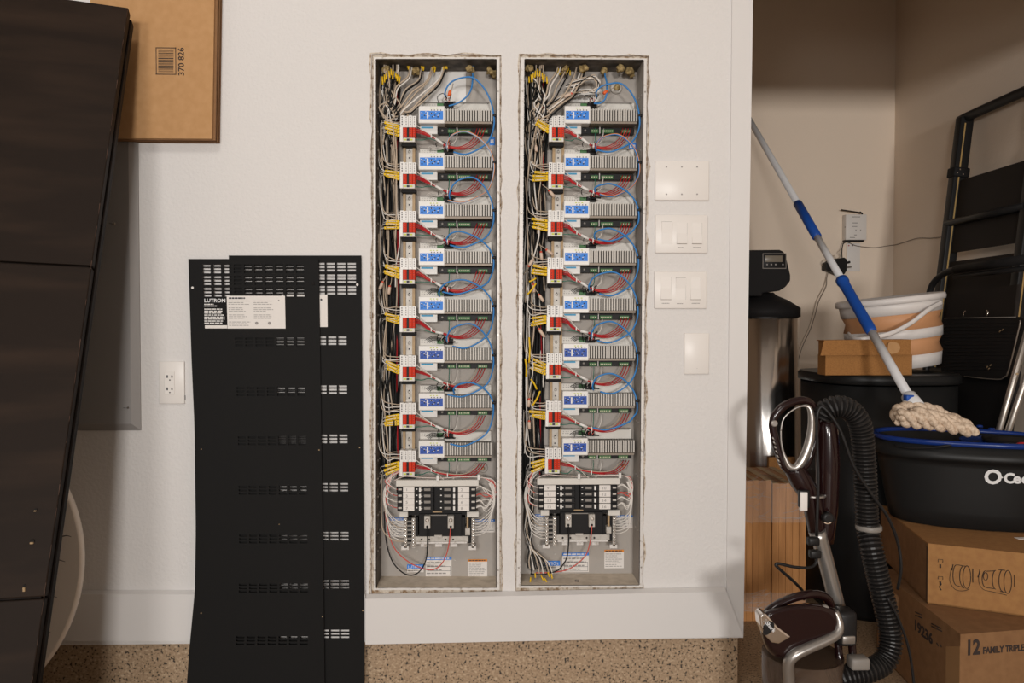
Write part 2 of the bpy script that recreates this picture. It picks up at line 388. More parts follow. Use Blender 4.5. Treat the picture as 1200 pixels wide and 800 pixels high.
# ------------------------------------------------------------------ recessed cabinets
YB = .10
CAB = []
ORD = ['topmost', 'second', 'third', 'fourth', 'fifth', 'sixth', 'seventh', 'lowest']
SIDE = ['left', 'right']
def cabinet(k):
    B = BOX[k]; nm = SIDE[k]
    q = [P(*B[c], -.001) for c in ('TL', 'TR', 'BR', 'BL')]
    t = thing('recessed_cabinet', f'tall open metal wiring cabinet recessed in the wall, the {nm} one of the two', 'cabinet', (q[0].x/2+q[1].x/2, 0, q[2].z), 'recessed wiring cabinets')
    d = Vector((0, YB+.001, 0)); b = [p+d for p in q]
    o = Vector((0, .002, 0))
    MB().prism(b, o).build('back_panel', 'galvanised', t)
    MB().prism([q[0], b[0], b[3], q[3]], (-.0015, 0, 0)).build('side_panel', 'galvanised_shade' , t, 'metal side of the cabinet with shade in its colour')
    MB().prism([q[1], b[1], b[2], q[2]], (.0015, 0, 0)).build('side_panel', 'galvanised', t)
    MB().prism([q[0], q[1], b[1], b[0]], (0, 0, .0015)).build('top_panel', 'galvanised_shade', t, 'metal top with shade in its colour and foamed knockouts')
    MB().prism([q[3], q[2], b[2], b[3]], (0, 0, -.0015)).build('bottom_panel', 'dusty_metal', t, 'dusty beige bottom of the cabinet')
    # flange round the mouth
    wl, wr, wt, wb = ((.0075, .0095, .0055, .0060), (.0115, .0095, .0050, .0070))[k]
    out = [q[0]+Vector((-wl, 0, wt)), q[1]+Vector((wr, 0, wt)), q[2]+Vector((wr, 0, -wb)), q[3]+Vector((-wl, 0, -wb))]
    mb = MB()
    for i in range(4):
        j = (i+1) % 4; mb.prism([q[i], q[j], out[j], out[i]], (0, .0018, 0))
    mb.build('flange', 'flange_white', t)
    mb = MB(); far = [P(x_, y_, .006) for x_, y_ in ((HOLE[k][0][0]-2, HOLE[k][0][1]-2), (HOLE[k][1][0]+2, HOLE[k][1][1]-2), (HOLE[k][2][0]+2, HOLE[k][2][1]+2), (HOLE[k][3][0]-2, HOLE[k][3][1]+2))]
    for i in range(4):
        j = (i+1) % 4; mb.prism([out[i]+Vector((0, .004, 0)), out[j]+Vector((0, .004, 0)), far[j], far[i]], (0, .004, 0))
    mb.build('plaster_fill', 'torn_plaster', t)
    # screws on the flange and knockout dimples on the sides
    for py in (106, 248, 390, 530, 668):
        for xx in (0, 1):
            p = q[0].lerp(q[3], (py-69)/620.) if xx == 0 else q[1].lerp(q[2], (py-69)/620.)
            p = p+Vector((-wl*.5 if xx == 0 else wr*.55, -.001, 0))
            MB().lathe([(.0024, 0), (.0022, -.0012)], p, 8, 'y').build('screw', 'screw', t)
    mb = MB()
    for i in range(26):
        f = .06+i*.035
        for zz in (.3, .62):
            p = q[0].lerp(q[3], f); mb.lathe([(.0035, 0), (.0028, .0014)], p+Vector((0, .1*zz, 0)), 8, 'x')
            if i % 3 == 0: p = q[1].lerp(q[2], f); mb.lathe([(.004, 0), (.0032, -.0014)], p+Vector((0, .1*zz, 0)), 8, 'x')
    s = mb.build('knockout_dimple', 'galvanised', t); s['kind'] = 'stuff'
    # foam plugs on the top and clamps with wires entering
    r = random.Random(k)
    sx = S(.06)
    foam = [(452, 0), (486, 1), (552, 0), (574, 1), (580, 2)] if k == 0 else [(621, 0), (661, 1), (683, 0), (707, 1), (727, 0), (737, 1), (742, 2)]
    for fx, fy in foam:
        yy = .04+fy*.018; x = P(fx, 90, yy).x
        mb = MB()
        for j in range(4): mb.blob((x+r.uniform(-.006, .006), yy+r.uniform(-.008, .008), q[0].z-.006-r.random()*.008), r.uniform(.006, .0105), r.randint(0, 99), .35)
        mb.build('foam_plug', 'foam_yellow', t, 'yellow brown foam sealing a hole in the cabinet top')
    # screw heads and small holes on the back
    mb = MB()
    for i in range(34):
        u = r.random(); v = r.choice([r.uniform(.03, .09), r.uniform(.86, .97), r.random()])
        a = b[0].lerp(b[1], u); c = b[3].lerp(b[2], u); p = a.lerp(c, v)
        mb.lathe([(.0018, 0), (.0014, -.0012)], p, 6, 'y')
    s = mb.build('rivet', 'warm_plastic', t); s['kind'] = 'stuff'
    return t, q, b
for k in (0, 1): CAB.append(cabinet(k))
ROW = [[134.6, 189.2, 246.0, 301.3, 358, 415.5, 471.3, 527], [134.6, 189.6, 245.5, 300.9, 357, 413, 468.8, 524]]
MX = [[490.5]*8, [661.6-.37*i for i in range(8)]]
TX = [[468.6-.05*i for i in range(8)], [643.4-.66*i for i in range(8)]]
TIE = [[578.6, 578.4, 578.2, 578, 578, 577.9, 577.8, 577.6], [749.2-.5*i for i in range(8)]]
YM = .03; u = S(YM)
# --- dimming module prototype -------------------------------------------------
def module_proto(loc, label, nav, suffix):
    t = thing('dimming_module', label, 'module', loc, 'dimming modules in the two cabinets'); o = Vector(loc)
    def bb(x0, x1, y0, y1, z0, z1, r=.0008):
        mb = MB(); mb.bbox(o.x+x0*u, o.x+x1*u, o.y+y0, o.y+y1, o.z+z1*u, o.z+z0*u, r, 1); return mb
    bb(0, 85, .042, .068, 19.3, -9.4).build('base', 'warm_plastic', t)
    cap = bb(0, 30.3, 0, .043, 10.6, -9.6, .0018).build('front_cap', 'white_plastic', t)
    lb = MB(); lb.box(o.x+1.6*u, o.x+28.4*u, o.y-.0006, o.y+.001, o.z-4.9*u, o.z+4.7*u).build('blue_panel', 'navy_label' if nav else 'blue_label', cap)
    mb = MB(); r = random.Random(3)
    mb.box(o.x+9.6*u, o.x+11.4*u, o.y-.0010, o.y, o.z-3.5*u, o.z+3.6*u)
    for i in range(16): xx = r.uniform(2.4, 26.5); zz = r.uniform(-4.0, 3.8); mb.box(o.x+xx*u, o.x+(xx+r.uniform(.5, 1.6))*u, o.y-.0010, o.y, o.z+(zz-.3)*u, o.z+(zz+.3)*u)
    mb.build('printing', 'white_print', cap)
    mb = MB()
    for x in (15, 18.5, 22, 25.8): mb.lathe([(.0016, 0), (.0014, -.0012)], (o.x+x*u, o.y, o.z+5.7*u), 8, 'y')
    for x, z in ((4, 1.5), (4, -2.6), (7, -.6), (15, 2), (16, -2.2), (22.5, -2.2), (24.5, 1.6), (19, -.4)): mb.box(o.x+(x-.8)*u, o.x+(x+.8)*u, o.y-.0011, o.y, o.z+(z-.7)*u, o.z+(z+.7)*u)
    mb.build('indicator', 'dark_print', cap)
    mb = MB()
    for x in (13.2, 16.6, 20.5): mb.box(o.x+x*u, o.x+(x+2.0)*u, o.y-.0006, o.y, o.z+7.5*u, o.z+8.4*u)
    mb.build('green_mark', 'lime', cap)
    MB().box(o.x+30.3*u, o.x+85*u, o.y+.017, o.y+.043, o.z-7.2*u, o.z+7.6*u).build('fin_base', 'fin_gap_shade', t)
    hs = MB()
    n = 18
    for i in range(n+1):
        x = 30.8+i*(54/n); hs.box(o.x+x*u-.0021, o.x+x*u+.0021, o.y+.003, o.y+.018, o.z-6.6*u, o.z+7.8*u)
    hs.build('heat_sink', 'fin_metal', t)
    MB().box(o.x+30.3*u, o.x+85.2*u, o.y+.001, o.y+.043, o.z-9.6*u, o.z-7.2*u).build('ledge', 'ledge_brown', t)
    lc = bb(.4, 21, .028, .066, -9.7, -19.2, .0012).build('lower_cover', 'white_plastic', t)
    MB().box(o.x+2*u, o.x+16*u, o.y+.0272, o.y+.029, o.z-12.6*u, o.z-10.6*u).build('cyan_mark', 'cyan_label', lc)
    tr = bb(21.3, 85, .047, .066, -9.7, -17.2).build('terminal_bay', 'black_plastic', t)
    for x0, x1 in ((33, 42), (45.5, 60), (69, 80.5)):
        gp = bb(x0, x1, .038, .049, -12.4, -16.6, .0005).build('terminal_plug', 'green_plug', tr)
        mb = MB(); m = int((x1-x0)//2.3)
        for j in range(m): xx = x0+1+j*(x1-x0-1.2)/m; mb.box(o.x+xx*u, o.x+(xx+1.2)*u, o.y+.0372, o.y+.039, o.z-15.2*u, o.z-13.8*u)
        q = mb.build('contact', 'pale_yellow', gp) if False else None
        me = mb
        me.build('contact', 'pale_yellow', tr)
    MB().lathe([(.0036, 0), (.0036, -.004), (.002, -.005)], (o.x+26.5*u, o.y+.047, o.z-13.5*u), 10, 'y').build('knob', 'grey_rim', tr)
    MB().box(o.x+43.2*u, o.x+44.2*u, o.y+.040, o.y+.048, o.z-17*u, o.z-9.7*u).build('divider', 'warm_plastic', tr)
    mb = bb(20.5, 28, .034, .044, 17.6, 12.4, .0005); g = mb.build('bus_plug', 'green_plug', t, 'green plug')
    bb(28.5, 39.5, .030, .044, 18.5, 11.4).build('bus_socket', 'black_plastic', t)
    bb(0.5, 82, .038, .043, 19.5, 18.4, .0003).build('rim', 'grey_rim', t)
    mb = MB()
    for x in range(2, 19, 3): mb.box(o.x+x*u, o.x+(x+1.1)*u, o.y+.0412, o.y+.043, o.z+13.5*u, o.z+14.6*u); mb.box(o.x+(x+.5)*u, o.x+(x+1.3)*u, o.y+.0412, o.y+.043, o.z+16*u, o.z+16.8*u)
    mb.build('printing', 'grey_print', t)
    return t
MODLAB = lambda k, i: f'white and grey dimming module with {"navy" if (k, i) in NAVY else "bright blue"} face, {ORD[i]} in the {SIDE[k]} cabinet'
NAVY = {(0, 5), (0, 6), (0, 7), (1, 5), (1, 6), (1, 7)}
protos = {}
for k in (0, 1):
    for i in range(8):
        loc = P(MX[k][i], ROW[k][i], YM); nav = (k, i) in NAVY
        if nav not in protos: protos[nav] = module_proto(loc, MODLAB(k, i), nav, '')
        else: dup(protos[nav], loc, MODLAB(k, i))
# --- DIN rails -------------------------------------------------------------------
for k in (0, 1):
    a = P(TX[k][0]+4.2, 148, .075); b = P(TX[k][7]+4.2, 556, .075); w = 13.8*S(.075)
    t = thing('mounting_rail', f'long brass and steel mounting rail behind the terminals in the {SIDE[k]} cabinet', 'rail', b, 'mounting rails')
    X = Vector((1, 0, 0))
    MB().prism([a, a+X*w, b+X*w, b], (0, .003, 0)).build('web', 'steel', t)
    for s in (0, 1):
        aa, bb2 = (a, b) if s == 0 else (a+X*(w*.78), b+X*(w*.78))
        MB().prism([aa, aa+X*w*.22, bb2+X*w*.22, bb2], (0, -.007, 0)).build('flange', 'brass', t, 'brass coloured rail edge')
    mb = MB()
    for i in range(7):
        for dy in (41.5, 50):
            py = ROW[k][i]+dy; f = (py-148)/408.; p = a.lerp(b, f)+X*w*.5; mb.lathe([(.0024, 0), (.0020, -.0016)], p, 8, 'y')
    s = mb.build('slot_mark', 'dark_print', t)
    for i in range(7):
        f = (ROW[k][i]+43-148)/408.; p = a.lerp(b, f)+X*w*.5
        MB().lathe([(.0042, 0), (.0040, -.002), (.0015, -.0026)], p, 10, 'y').build('screw', 'steel', t)
# --- terminal block prototype ------------------------------------------------------
YT = .034; v_ = S(YT)
def term_proto(loc, label):
    t = thing('terminal_block', label, 'terminal block', loc, 'terminal blocks on the mounting rails'); o = Vector(loc)
    def bx(x0, x1, y0, y1, z0, z1): return MB().bbox(o.x+x0*v_, o.x+x1*v_, o.y+y0, o.y+y1, o.z+z1*v_, o.z+z0*v_, .0006, 1)
    for j in range(4):
        tm = bx(.3+j*4.75, .3+j*4.75+4.55, 0, .043, -.4-(j % 2)*.5, -14.2).build('terminal', 'white_plastic', t)
        mb = MB()
        for z in (-2.8, -5.4, -8.0, -10.6):
            mb.box(o.x+(2.0+j*4.75)*v_, o.x+(3.1+j*4.75)*v_, o.y-.0007, o.y+.001, o.z+(z-.75)*v_, o.z+(z+.75)*v_)
        mb.build('screw_hole', 'grey_print' if j % 2 else 'dark_print', tm)
    bx(-.2, 3.4, -.001, .043, -13.8, -31).build('end_piece', 'white_plastic', t)
    for j, (x0, x1) in enumerate(((3.6, 6.9), (10.6, 14.2), (14.6, 17.6), (6.95, 7.9))):
        rp = bx(x0, x1, .001, .043, -14.4, -26).build('red_jumper', 'red_plastic', t)
        if j < 3:
            mb = MB()
            for z in (-16.4, -19, -21.6, -24.2): mb.box(o.x+(x0+1.2)*v_, o.x+(x0+2.1)*v_, o.y+.0004, o.y+.002, o.z+(z-.5)*v_, o.z+(z+.5)*v_)
            mb.build('slot', 'dark_print', rp)
    bx(7.2, 10.6, .004, .043, -14.4, -26).build('spacer', 'black_plastic', t)
    gb = bx(3.5, 17.2, .001, .043, -26.3, -31).build('ground_terminal', 'warm_plastic', t)
    for x in (4.5, 11.5): MB().box(o.x+x*v_, o.x+(x+3)*v_, o.y+.0002, o.y+.002, o.z-29.3*v_, o.z-27.5*v_).build('lime_mark', 'lime', gb)
    MB().box(o.x+7.9*v_, o.x+11*v_, o.y, o.y+.002, o.z-29.6*v_, o.z-27.2*v_).build('black_mark', 'dark_print', gb)
    bx(1.2, 18, .012, .044, -31, -35).build('rail_foot', 'soft_black', t)
    return t
tp0 = None
for k in (0, 1):
    for i in range(8):
        loc = P(TX[k][i], ROW[k][i], YT); lab = f'white and red terminal block on the rail, {ORD[i]} in the {SIDE[k]} cabinet'
        if tp0 is None: tp0 = term_proto(loc, lab)
        else: dup(tp0, loc, lab)
# --- cables ---------------------------------------------------------------------------
def pxs(pts): return [P(x, y, d) for x, y, d in pts]
CR = .0026
def blue_cable(k, pts, label, light=False, orange=False):
    w = pxs(pts); t = thing('blue_cable', label, 'cable', w[0], 'looped blue data cables')
    MB().tube(w, .0024, 8, sub=7).build('jacket', 'cable_blue_light' if light else 'cable_blue', t)
    if orange: MB().tube([p+Vector((.0012, -.0015, .001)) for p in w], .0014, 6, sub=7).build('orange_conductor', 'wire_orange', t)
    return t, w
def tie(px, py, d, parent=None, label=None):
    p = P(px, py, d); mb = MB().bbox(p.x-.0042, p.x+.0060, p.y-.004, p.y+.006, p.z-.0038, p.z+.0038, .0015, 2)
    return mb.build('cable_tie', 'black_plastic', parent)
rr = random.Random(11)
CAB_TAB = [[(31, -26, 62, -44), (33, -19, 56, -35), (36, -18, 64, -38), (33, -21, 50, -30), (24, -16, 54, -30), (33, -20, 62, -36), (41, -15, 62, -23), (0, 0, 0, 0)],
           [(37, -26, 65, -37), (37, -17, 62, -32), (36, -24, 56, -30), (36, -26, 56, -33), (30, -22, 60, -38), (33, -21, 58, -36), (35, -17, 58, -31), (0, 0, 0, 0)]]
END_TAB = [[(0, 0), (41, -10), (34, -10), (37, -13), (28, -15), (40, -9), (34, -8), (37, -6)], [(0, 0), (38, -13), (42, -17), (40, -20), (42, -12), (40, -13), (44, -9), (36, -22)]]
SHAPE = {}
for k in (0, 1):
    dx0 = MX[k][0]-490.5
    for i in range(8):
        y = ROW[k][i]; x0 = MX[k][i]; tx = TIE[k][i]; yn = ROW[k][i+1] if i < 7 else 0
        sdx, sdy, adx, ady = CAB_TAB[k][i]
        if i == 7: break
        j = rr.uniform; edx, edy = END_TAB[k][i+1]
        sx, sy, ax, ay = x0+sdx, y+sdy, x0+adx, y+ady; ex, ey = MX[k][i+1]+edx, yn+edy
        h = sy-ay
        pts = [(sx+1, sy+5, .030), (sx, sy, .020), (sx+(ax-sx)*.14, sy-h*.52, .014), (sx+(ax-sx)*.45, sy-h*.88, .010), (ax, ay, .010), (ax+(tx-ax)*.5, ay+(y-ay)*.24, .011),
               (ax+(tx-ax)*.85, ay+(y-ay)*.62, .018), (tx, y+1, .014), (tx+.2, y+13, .016), (tx-3, y+(ey-y)*.55, .022), (tx-9, y+(ey-y)*.76, .016),
               (ex+(tx-ex)*.55, ey-(ey-y)*.06, .014), (ex+(tx-ex)*.28, ey+1.5, .018), (ex, ey-1, .026)]
        t, w = blue_cable(k, pts, f'blue cable looping from the {ORD[i]} module down to the next one in the {SIDE[k]} cabinet', light=(k == 0 and i in (1,)), orange=(k == 0 and i in (1,)) or (k == 1 and i == 1))
        MB().tube([w[0]+Vector((0, .004, -.004)), w[0], w[1]], .0015, 6).build('grey_conductor', 'wire_white', t)
        tie(tx+.8, y+.5, .014, t)
        # dark connector at the start, on each module's bus socket
# incoming cable at the top
blue_cable(0, [(555, 74, .06), (554, 84, .05), (554, 92, .03), (552, 105, .018), (546, 114, .016), (536, 121, .018), (526, 124, .022)], 'blue cable dropping from the top of the left cabinet to the topmost module')
blue_cable(1, [(708, 76, .07), (709, 88, .05), (711, 97, .03), (711, 108, .02), (709, 116, .02), (703, 121, .022), (696, 121, .024)], 'blue cable dropping from the top of the right cabinet to the topmost module')
# --- red wire bundles and green ground wires -----------------------------------------------
for k in (0, 1):
    for i in range(8):
        y = ROW[k][i]; x0 = MX[k][i]; tx = TX[k][i]+18.2
        a = P(tx, y+20, .035); j = rr.uniform
        t = thing('red_wire_bundle', f'dark red wires from the {ORD[i]} terminal block to its module in the {SIDE[k]} cabinet', 'wires', a, 'red wire bundles')
        hx = x0+18; hy = y+[27, 28, 29, 29, 30, 27, 27, 25][i]; bx_, by = x0+30, hy+[8, 6, 6, 7, 3, 6, 5, 3][i]
        for n in range(4):
            o = (n-1.5)*1.6
            pts = [(tx, y+16+n*1.5, .045), (tx+6, y+18+n*1.3, .035), (hx-7, hy-3.5+o*.5, .030), (hx+3, hy+1+o*.3, .026), (bx_, by+o*.3, .026), (x0+45, by+4+o*.55-(2 if i == 7 else 0), .028),
                   (x0+56+n*1.6, by+1.5+o*.9, .034), (x0+64+n*2.8, by-4+o*.4-(by-y-22)*.2, .045), (x0+68.5+n*3.2, y+15.5, .062)]
            MB().tube(pxs(pts), .00135, 5, sub=4).build('wire', 'wire_bright_red' if n in (1,) and i % 3 == 0 else ('wire_cream' if n == 0 and i in (5, 6, 7) else 'wire_red'), t)
        if i < 7:
            sl = MB().tube([P(hx+2, hy+.8, .026), P(bx_-1, by-.5, .026)], .0040, 8).build('white_sleeve', 'white_plastic', t, 'white sleeve holding the wires together')
        for q in ((hx-3, hy-2), (bx_+4, by+1.2)): 
            p = P(q[0], q[1], .0255); MB().bbox(p.x-.0015, p.x+.0015, p.y-.006, p.y+.005, p.z-.006, p.z+.006, .0008, 1).build('tie_wrap', 'white_plastic', t)
        MB().tube(pxs([(tx-1, y+29, .045), (tx+8, y+29+j(-1, 2), .04), (hx-4, hy+1, .034), (x0+33, y+34, .05), (x0+36, y+24, .07), (x0+36, y+15, .075)]), .0012, 5, sub=4).build('green_wire', 'wire_green', t)
        MB().tube(pxs([(tx-1, y+10, .045), (tx+8, y+17, .034), (hx, hy-1, .025), (x0+32, y+36, .04), (x0+43, y+31, .05), (x0+46, y+16, .07)]), .0013, 5, sub=4).build('white_wire', 'wire_white', t)
        mb = MB()
        for n in range(4): mb.tube(pxs([(x0+7+n*2, y+41+n, .075), (x0+16, y+36+n*1.5, .06), (x0+27, y+38+n*.8, .05), (x0+31+n, y+33.5, .045)]), .0009, 5, sub=3)
        mb.build('thin_wires', 'wire_white' if i < 3 else 'wire_black', t)
        # short coloured leads between the cable end and the module's bus plug
        t2 = thing('bus_leads', f'small cluster of bus leads plugged into the {ORD[i]} module of the {SIDE[k]} cabinet', 'wires', P(x0+26, y-15, .05), 'bus lead clusters')
        for n, (mm, ex, ey) in enumerate((('wire_black', 24, -17), ('wire_white', 30, -14), ('wire_bright_red', 33, -13), ('wire_black', 36, -15))):
            MB().tube(pxs([(x0+ex, y-13, .065), (x0+ex-2+j(-2, 2), y+ey-4, .045), (x0+ex+j(1, 5), y+ey-8+j(-2, 2), .030), (x0+33+n, y+ey-2, .024)]), .0011, 5, sub=4).build('lead', mm, t2)
        MB().tube([P(x0+31, y-14, .035), P(x0+43, y-13.5-j(0, 2), .030)], .0022, 7).build('plug', 'black_plastic', t2)
# --- yellow numbered markers with white wires into the terminal blocks -----------------------
for k in (0, 1):
    for i in range(8):
        y = ROW[k][i]; x1 = TX[k][i]; j = rr.uniform
        t = thing('marked_wire_group', f'yellow tagged wires entering the {ORD[i]} terminal block from the left in the {SIDE[k]} cabinet', 'wires', P(x1, y+15, .04), 'yellow tagged wire groups')
        base = j(-.35, .12) if not (k == 1 and i in (0,)) else -.6
        for n in range(3 if (i+k) % 3 else 4):
            an = (base+j(-.12, .12)) if i < 7 else .25+n*.08
            if k == 0 and i == 0: an = -.28+j(-.08, .05)
            L = j(15, 19); xe = x1-.5; ye = y+13.5+n*3.6+(1 if i > 4 else 0)
            a = P(xe-L*math.cos(an), ye+L*math.sin(an), .020+.003*n); b = P(xe, ye, .032)
            M = basis(b-a, (0, 0, 1)); w = (b-a).length
            mb = MB(); M4 = Matrix.Translation(a) @ M.to_4x4(); mb.bbox(0, w, -.0022, .0022, -.0036, .0036, .0008, 1, M4)
            mk = mb.build('yellow_marker', 'yellow_marker', t)
            mb = MB(); q = random.Random(n+i*7+k*3)
            for c in range(7):
                s0 = w*(.12+c*.11); 
                if q.random() < .7: mb.box(s0, s0+w*.055, -.0026, -.0021, -.0013, .0013, M4)
            mb.build('marker_print', 'dark_print', mk)
            c = P(xe-L*math.cos(an)-5, ye+L*math.sin(an)+j(-1, 6), .05)
            MB().tube([b+Vector((.004, .01, 0)), b, a, c, P(j(443, 452)+(x1-468), ye+j(10, 24), .07)], .0011, 5, sub=4).build('wire', 'wire_white', t)
        for n in range(4):
            yy = y+2.5+n*2.8; lx = x1-j(14, 22)
            MB().tube(pxs([(x1+1, yy, .040), (x1-6, yy+j(-1, 1), .030), (lx, yy-j(0, 5), .028), (lx-4, y-j(8, 26), .045), (lx-2-j(0, 4), y-j(34, 48), .06)]), .0015, 5, sub=4).build('wire', 'wire_white' if n % 2 else 'wire_cream', t)
# --- wire harnesses in the gutters -------------------------------------------------------------
def harness(k):
    B = BOX[k]; off = 0 if k == 0 else 172
    t = thing('wire_harness', f'tangle of cream, black and white wires hanging down the left gutter of the {SIDE[k]} cabinet', 'wires', P(452+off, 560, .08), 'wire harnesses')
    r = random.Random(40+k); j = r.uniform
    def gx(x, y): return x+off-(k*(y-70)*.0078)
    # entries at top: from clamps on the cabinet top
    ent = [(452+j(-2, 15), 83+j(-3, 6)) for _ in range(15)]
    for n, (ex, ey) in enumerate(ent):
        x = ex; pts = [(gx(x, ey), ey-9, .05), (gx(x, ey), ey+2, .04)]; yy = ey+14; d = j(.03, .085)
        xt = j(444.5, 467); end = r.choice([170, 240, 300, 370, 430, 500, 560, 560, 560])
        while yy < end:
            x = x*.5+xt*.5+j(-2.5, 2.5); x = max(444.5, min(468, x)); pts.append((gx(x, yy), yy, max(.015, d+j(-.012, .012)))); yy += j(26, 44)
            if r.random() < .3: xt = j(444.5, 467)
        MB().tube(pxs(pts), j(.0018, .0026), 5, sub=4).build('wire', r.choice(['wire_cream', 'wire_cream', 'wire_white', 'wire_black']), t)
    for n in range(20):
        y0 = j(95, 500); y1 = min(575, y0+j(60, 260)); x = j(444.5, 467); pts = []; yy = y0; d = j(.03, .09)
        while yy < y1: x = max(444, min(468, x+j(-5, 5))); pts.append((gx(x, yy), yy, max(.02, d+j(-.01, .01)))); yy += j(18, 34)
        if len(pts) > 2: MB().tube(pxs(pts), j(.0017, .0024), 5, sub=4).build('wire', ['wire_cream', 'wire_white', 'wire_black', 'wire_black', 'wire_black'][n % 5], t)
    for n in range(6):
        pts = []; yy = 90+j(0, 20)
        x = j(443.5, 447) if n < 4 else 466+j(-1, 1)
        while yy < 585: pts.append((gx(x+j(-.8, .8), yy), yy, .08+j(-.01, .012))); yy += 40
        MB().tube(pxs(pts), .0022, 6, sub=3).build('wire', 'wire_black' if n != 5 else 'wire_red', t)
    for n in range(11):      # thick black cables against the back of the gutter
        x = 444.5+n*2.35; pts = []; yy = 96
        while yy < 590: pts.append((gx(x+j(-1.2, 1.2), yy), yy, .088+j(-.004, .005))); yy += 38
        MB().tube(pxs(pts), .0036, 6, sub=3).build('black_cable', 'wire_black', t)
    for n in range(14):     # loose crossing loops near the top
        x0_, y0_ = j(446, 462), j(92, 112); pts = [(gx(x0_, y0_), y0_, j(.03, .06)), (gx(x0_+j(-4, 12), 0+y0_), y0_+j(10, 18), .03), (gx(x0_+j(-8, 14), 0+y0_), y0_+j(22, 30), .025), (gx(x0_+j(-4, 10), 0+y0_), y0_+j(36, 48), .03), (gx(j(447, 466), 150), y0_+j(55, 70), .05)]
        pts = [(max(gx(444, 100), a_), b_, c_) for a_, b_, c_ in pts]
        MB().tube(pxs(pts), j(.0016, .0022), 5, sub=4).build('wire', ['wire_cream', 'wire_black', 'wire_white', 'wire_black'][n % 4], t)
    # arcs from the top right clamps sweeping to the gutter
    if k == 0:
        tops = [(482, 74), (484, 75), (495, 76), (496, 77), (506, 78), (508, 78), (520, 75), (521, 77), (522, 79), (519, 77)]
        for n, (ax, ay) in enumerate(tops):
            ex = 452+n*2.7+j(-2, 2)
            pts = [(ax, ay, .07), (ax-2, ay+8, .055), (ax-(8 if n > 3 else 5), ay+17+n*.5, .045), ((ax+ex)/2-4+n*.8, 103+n*1.2, .032), (ex+8, 122+n*.9+j(-2, 2), .028), (ex+1, 134+j(-3, 3), .035), (ex-5, 147, .05), (450+j(-4, 8), 175+j(0, 30), .07)]
            MB().tube(pxs(pts), j(.0021, .0028), 6, sub=5).build('wire', ['wire_cream', 'wire_white', 'wire_cream', 'wire_black', 'wire_cream'][n % 5], t)
        clamps = [(482, 76), (496, 77), (508, 79), (521, 78)]
    else:
        tops = [(655, 78), (658, 79), (664, 80), (668, 82), (676, 83), (681, 84), (684, 85), (686, 84)]
        for n, (ax, ay) in enumerate(tops):
            ex = 624+n*3+j(-2, 2)
            pts = [(ax, ay-6, .07), (ax-3, ay+6, .05), (ax-12, ay+20+n, .035), ((ax+ex)/2, 112+n*1.0, .03), (ex+6, 124+n+j(-2, 2), .028), (ex-1, 138+j(-3, 3), .035), (ex-4, 155, .05), (622+j(-3, 8), 190+j(0, 30), .07)]
            MB().tube(pxs(pts), j(.0020, .0027), 6, sub=5).build('wire', ['wire_cream', 'wire_white', 'wire_cream', 'wire_black'][n % 4], t)
        for n in range(7):
            a = j(0, 1)
            pts = [(662+a*8, 98+n, .05), (676, 93+n*1.5, .04), (690+j(0, 6), 89+j(-2, 4), .035), (700+j(-1, 4), 94+j(0, 5), .035), (698, 103+n, .04), (686, 107+j(-2, 2), .045), (668, 108+n, .045), (650, 116+n*1.5, .045), (636, 128+n, .05)]
            MB().tube(pxs(pts), .0017, 5, sub=5).build('wire', ['wire_cream', 'wire_white', 'wire_black'][n % 3], t)
        clamps = [(654, 82), (668, 84), (682, 84)]
        for n in range(14):   # bundle falling to the floor of the cabinet
            x = 616+j(0, 11)
            pts = [(x, 560, .08), (616+j(0, 10), 590, .07), (617+j(-2, 8), 620, .06), (620+j(-3, 8), 640, .05), (618+n*1.8, 657+j(-3, 3), .04), (619+n*2.2, 668+j(-3, 6), .03)]
            MB().tube(pxs(pts), .0020, 5, sub=5).build('wire', ['wire_black', 'wire_cream', 'wire_black', 'wire_white', 'wire_black'][n % 5], t)
        for n, (x, y) in enumerate(((622, 676), (627, 671), (634, 674), (638, 677), (642, 670), (646, 672))):
            a = P(x, y, .03); b = a+Vector((j(-.008, .008), -.004, -.013)); MB().tube([a, b], .0022, 6).build('yellow_marker', 'yellow_marker', t)
    for n in range(9):
        a = P(gx(448+n*2.6, 90), 86+abs(n-4)*2.2-5, .035); MB().tube([a, a+Vector((j(-.003, .003), -.003, -.016-j(0, .008)))], .0024, 6).build('yellow_marker', 'yellow_marker', t)
    for n, (x, y) in enumerate(clamps):
        for q in range(3):
            a = P(x+j(-3, 3), y+j(-5, 0), .06); MB().tube([a, a+Vector((j(-.005, .003), -.004, -.015))], .0021, 6).build('yellow_marker', 'yellow_marker', t)
harness(0); harness(1)
# --- wire nuts ------------------------------------------------------------------------------------
def nut(px, py, d, ang, label, mt='nut_tan', tip='nut_red', L=.021):
    a = P(px, py, d); dr = Vector((math.sin(ang), -.15, -math.cos(ang)))
    t = thing('wire_nut', label, 'wire connector', a, 'wire nuts')
    MB().tube([a, a+dr*L*.25, a+dr*L], [.0038, .0048, .0042], 10).build('shell', mt, t)
    MB().tube([a-dr*.004, a+dr*.0005], [.0030, .0041], 10).build('skirt', tip, t)
    MB().tube([a-dr*.002, a-dr*.012+Vector((.002, .006, 0)), a-dr*.03+Vector((0, .02, 0))], .0013, 5, sub=4).build('wire', 'wire_cream', t)
nut(448, 331, .02, -.35, 'tan wire nut with red skirt hanging left of the fourth terminal block, left cabinet')
nut(456.5, 336, .02, -.1, 'tan wire nut with red skirt hanging closer to the rail, fourth terminal block, left cabinet')
nut(527.5, 107, .02, -.25, 'bright orange wire nut above the topmost module of the left cabinet', 'nut_orange', 'nut_orange', .014)
nut(711, 107, .02, -.9, 'orange red wire nut near the topmost module of the right cabinet', 'nut_orange', 'nut_red', .012)
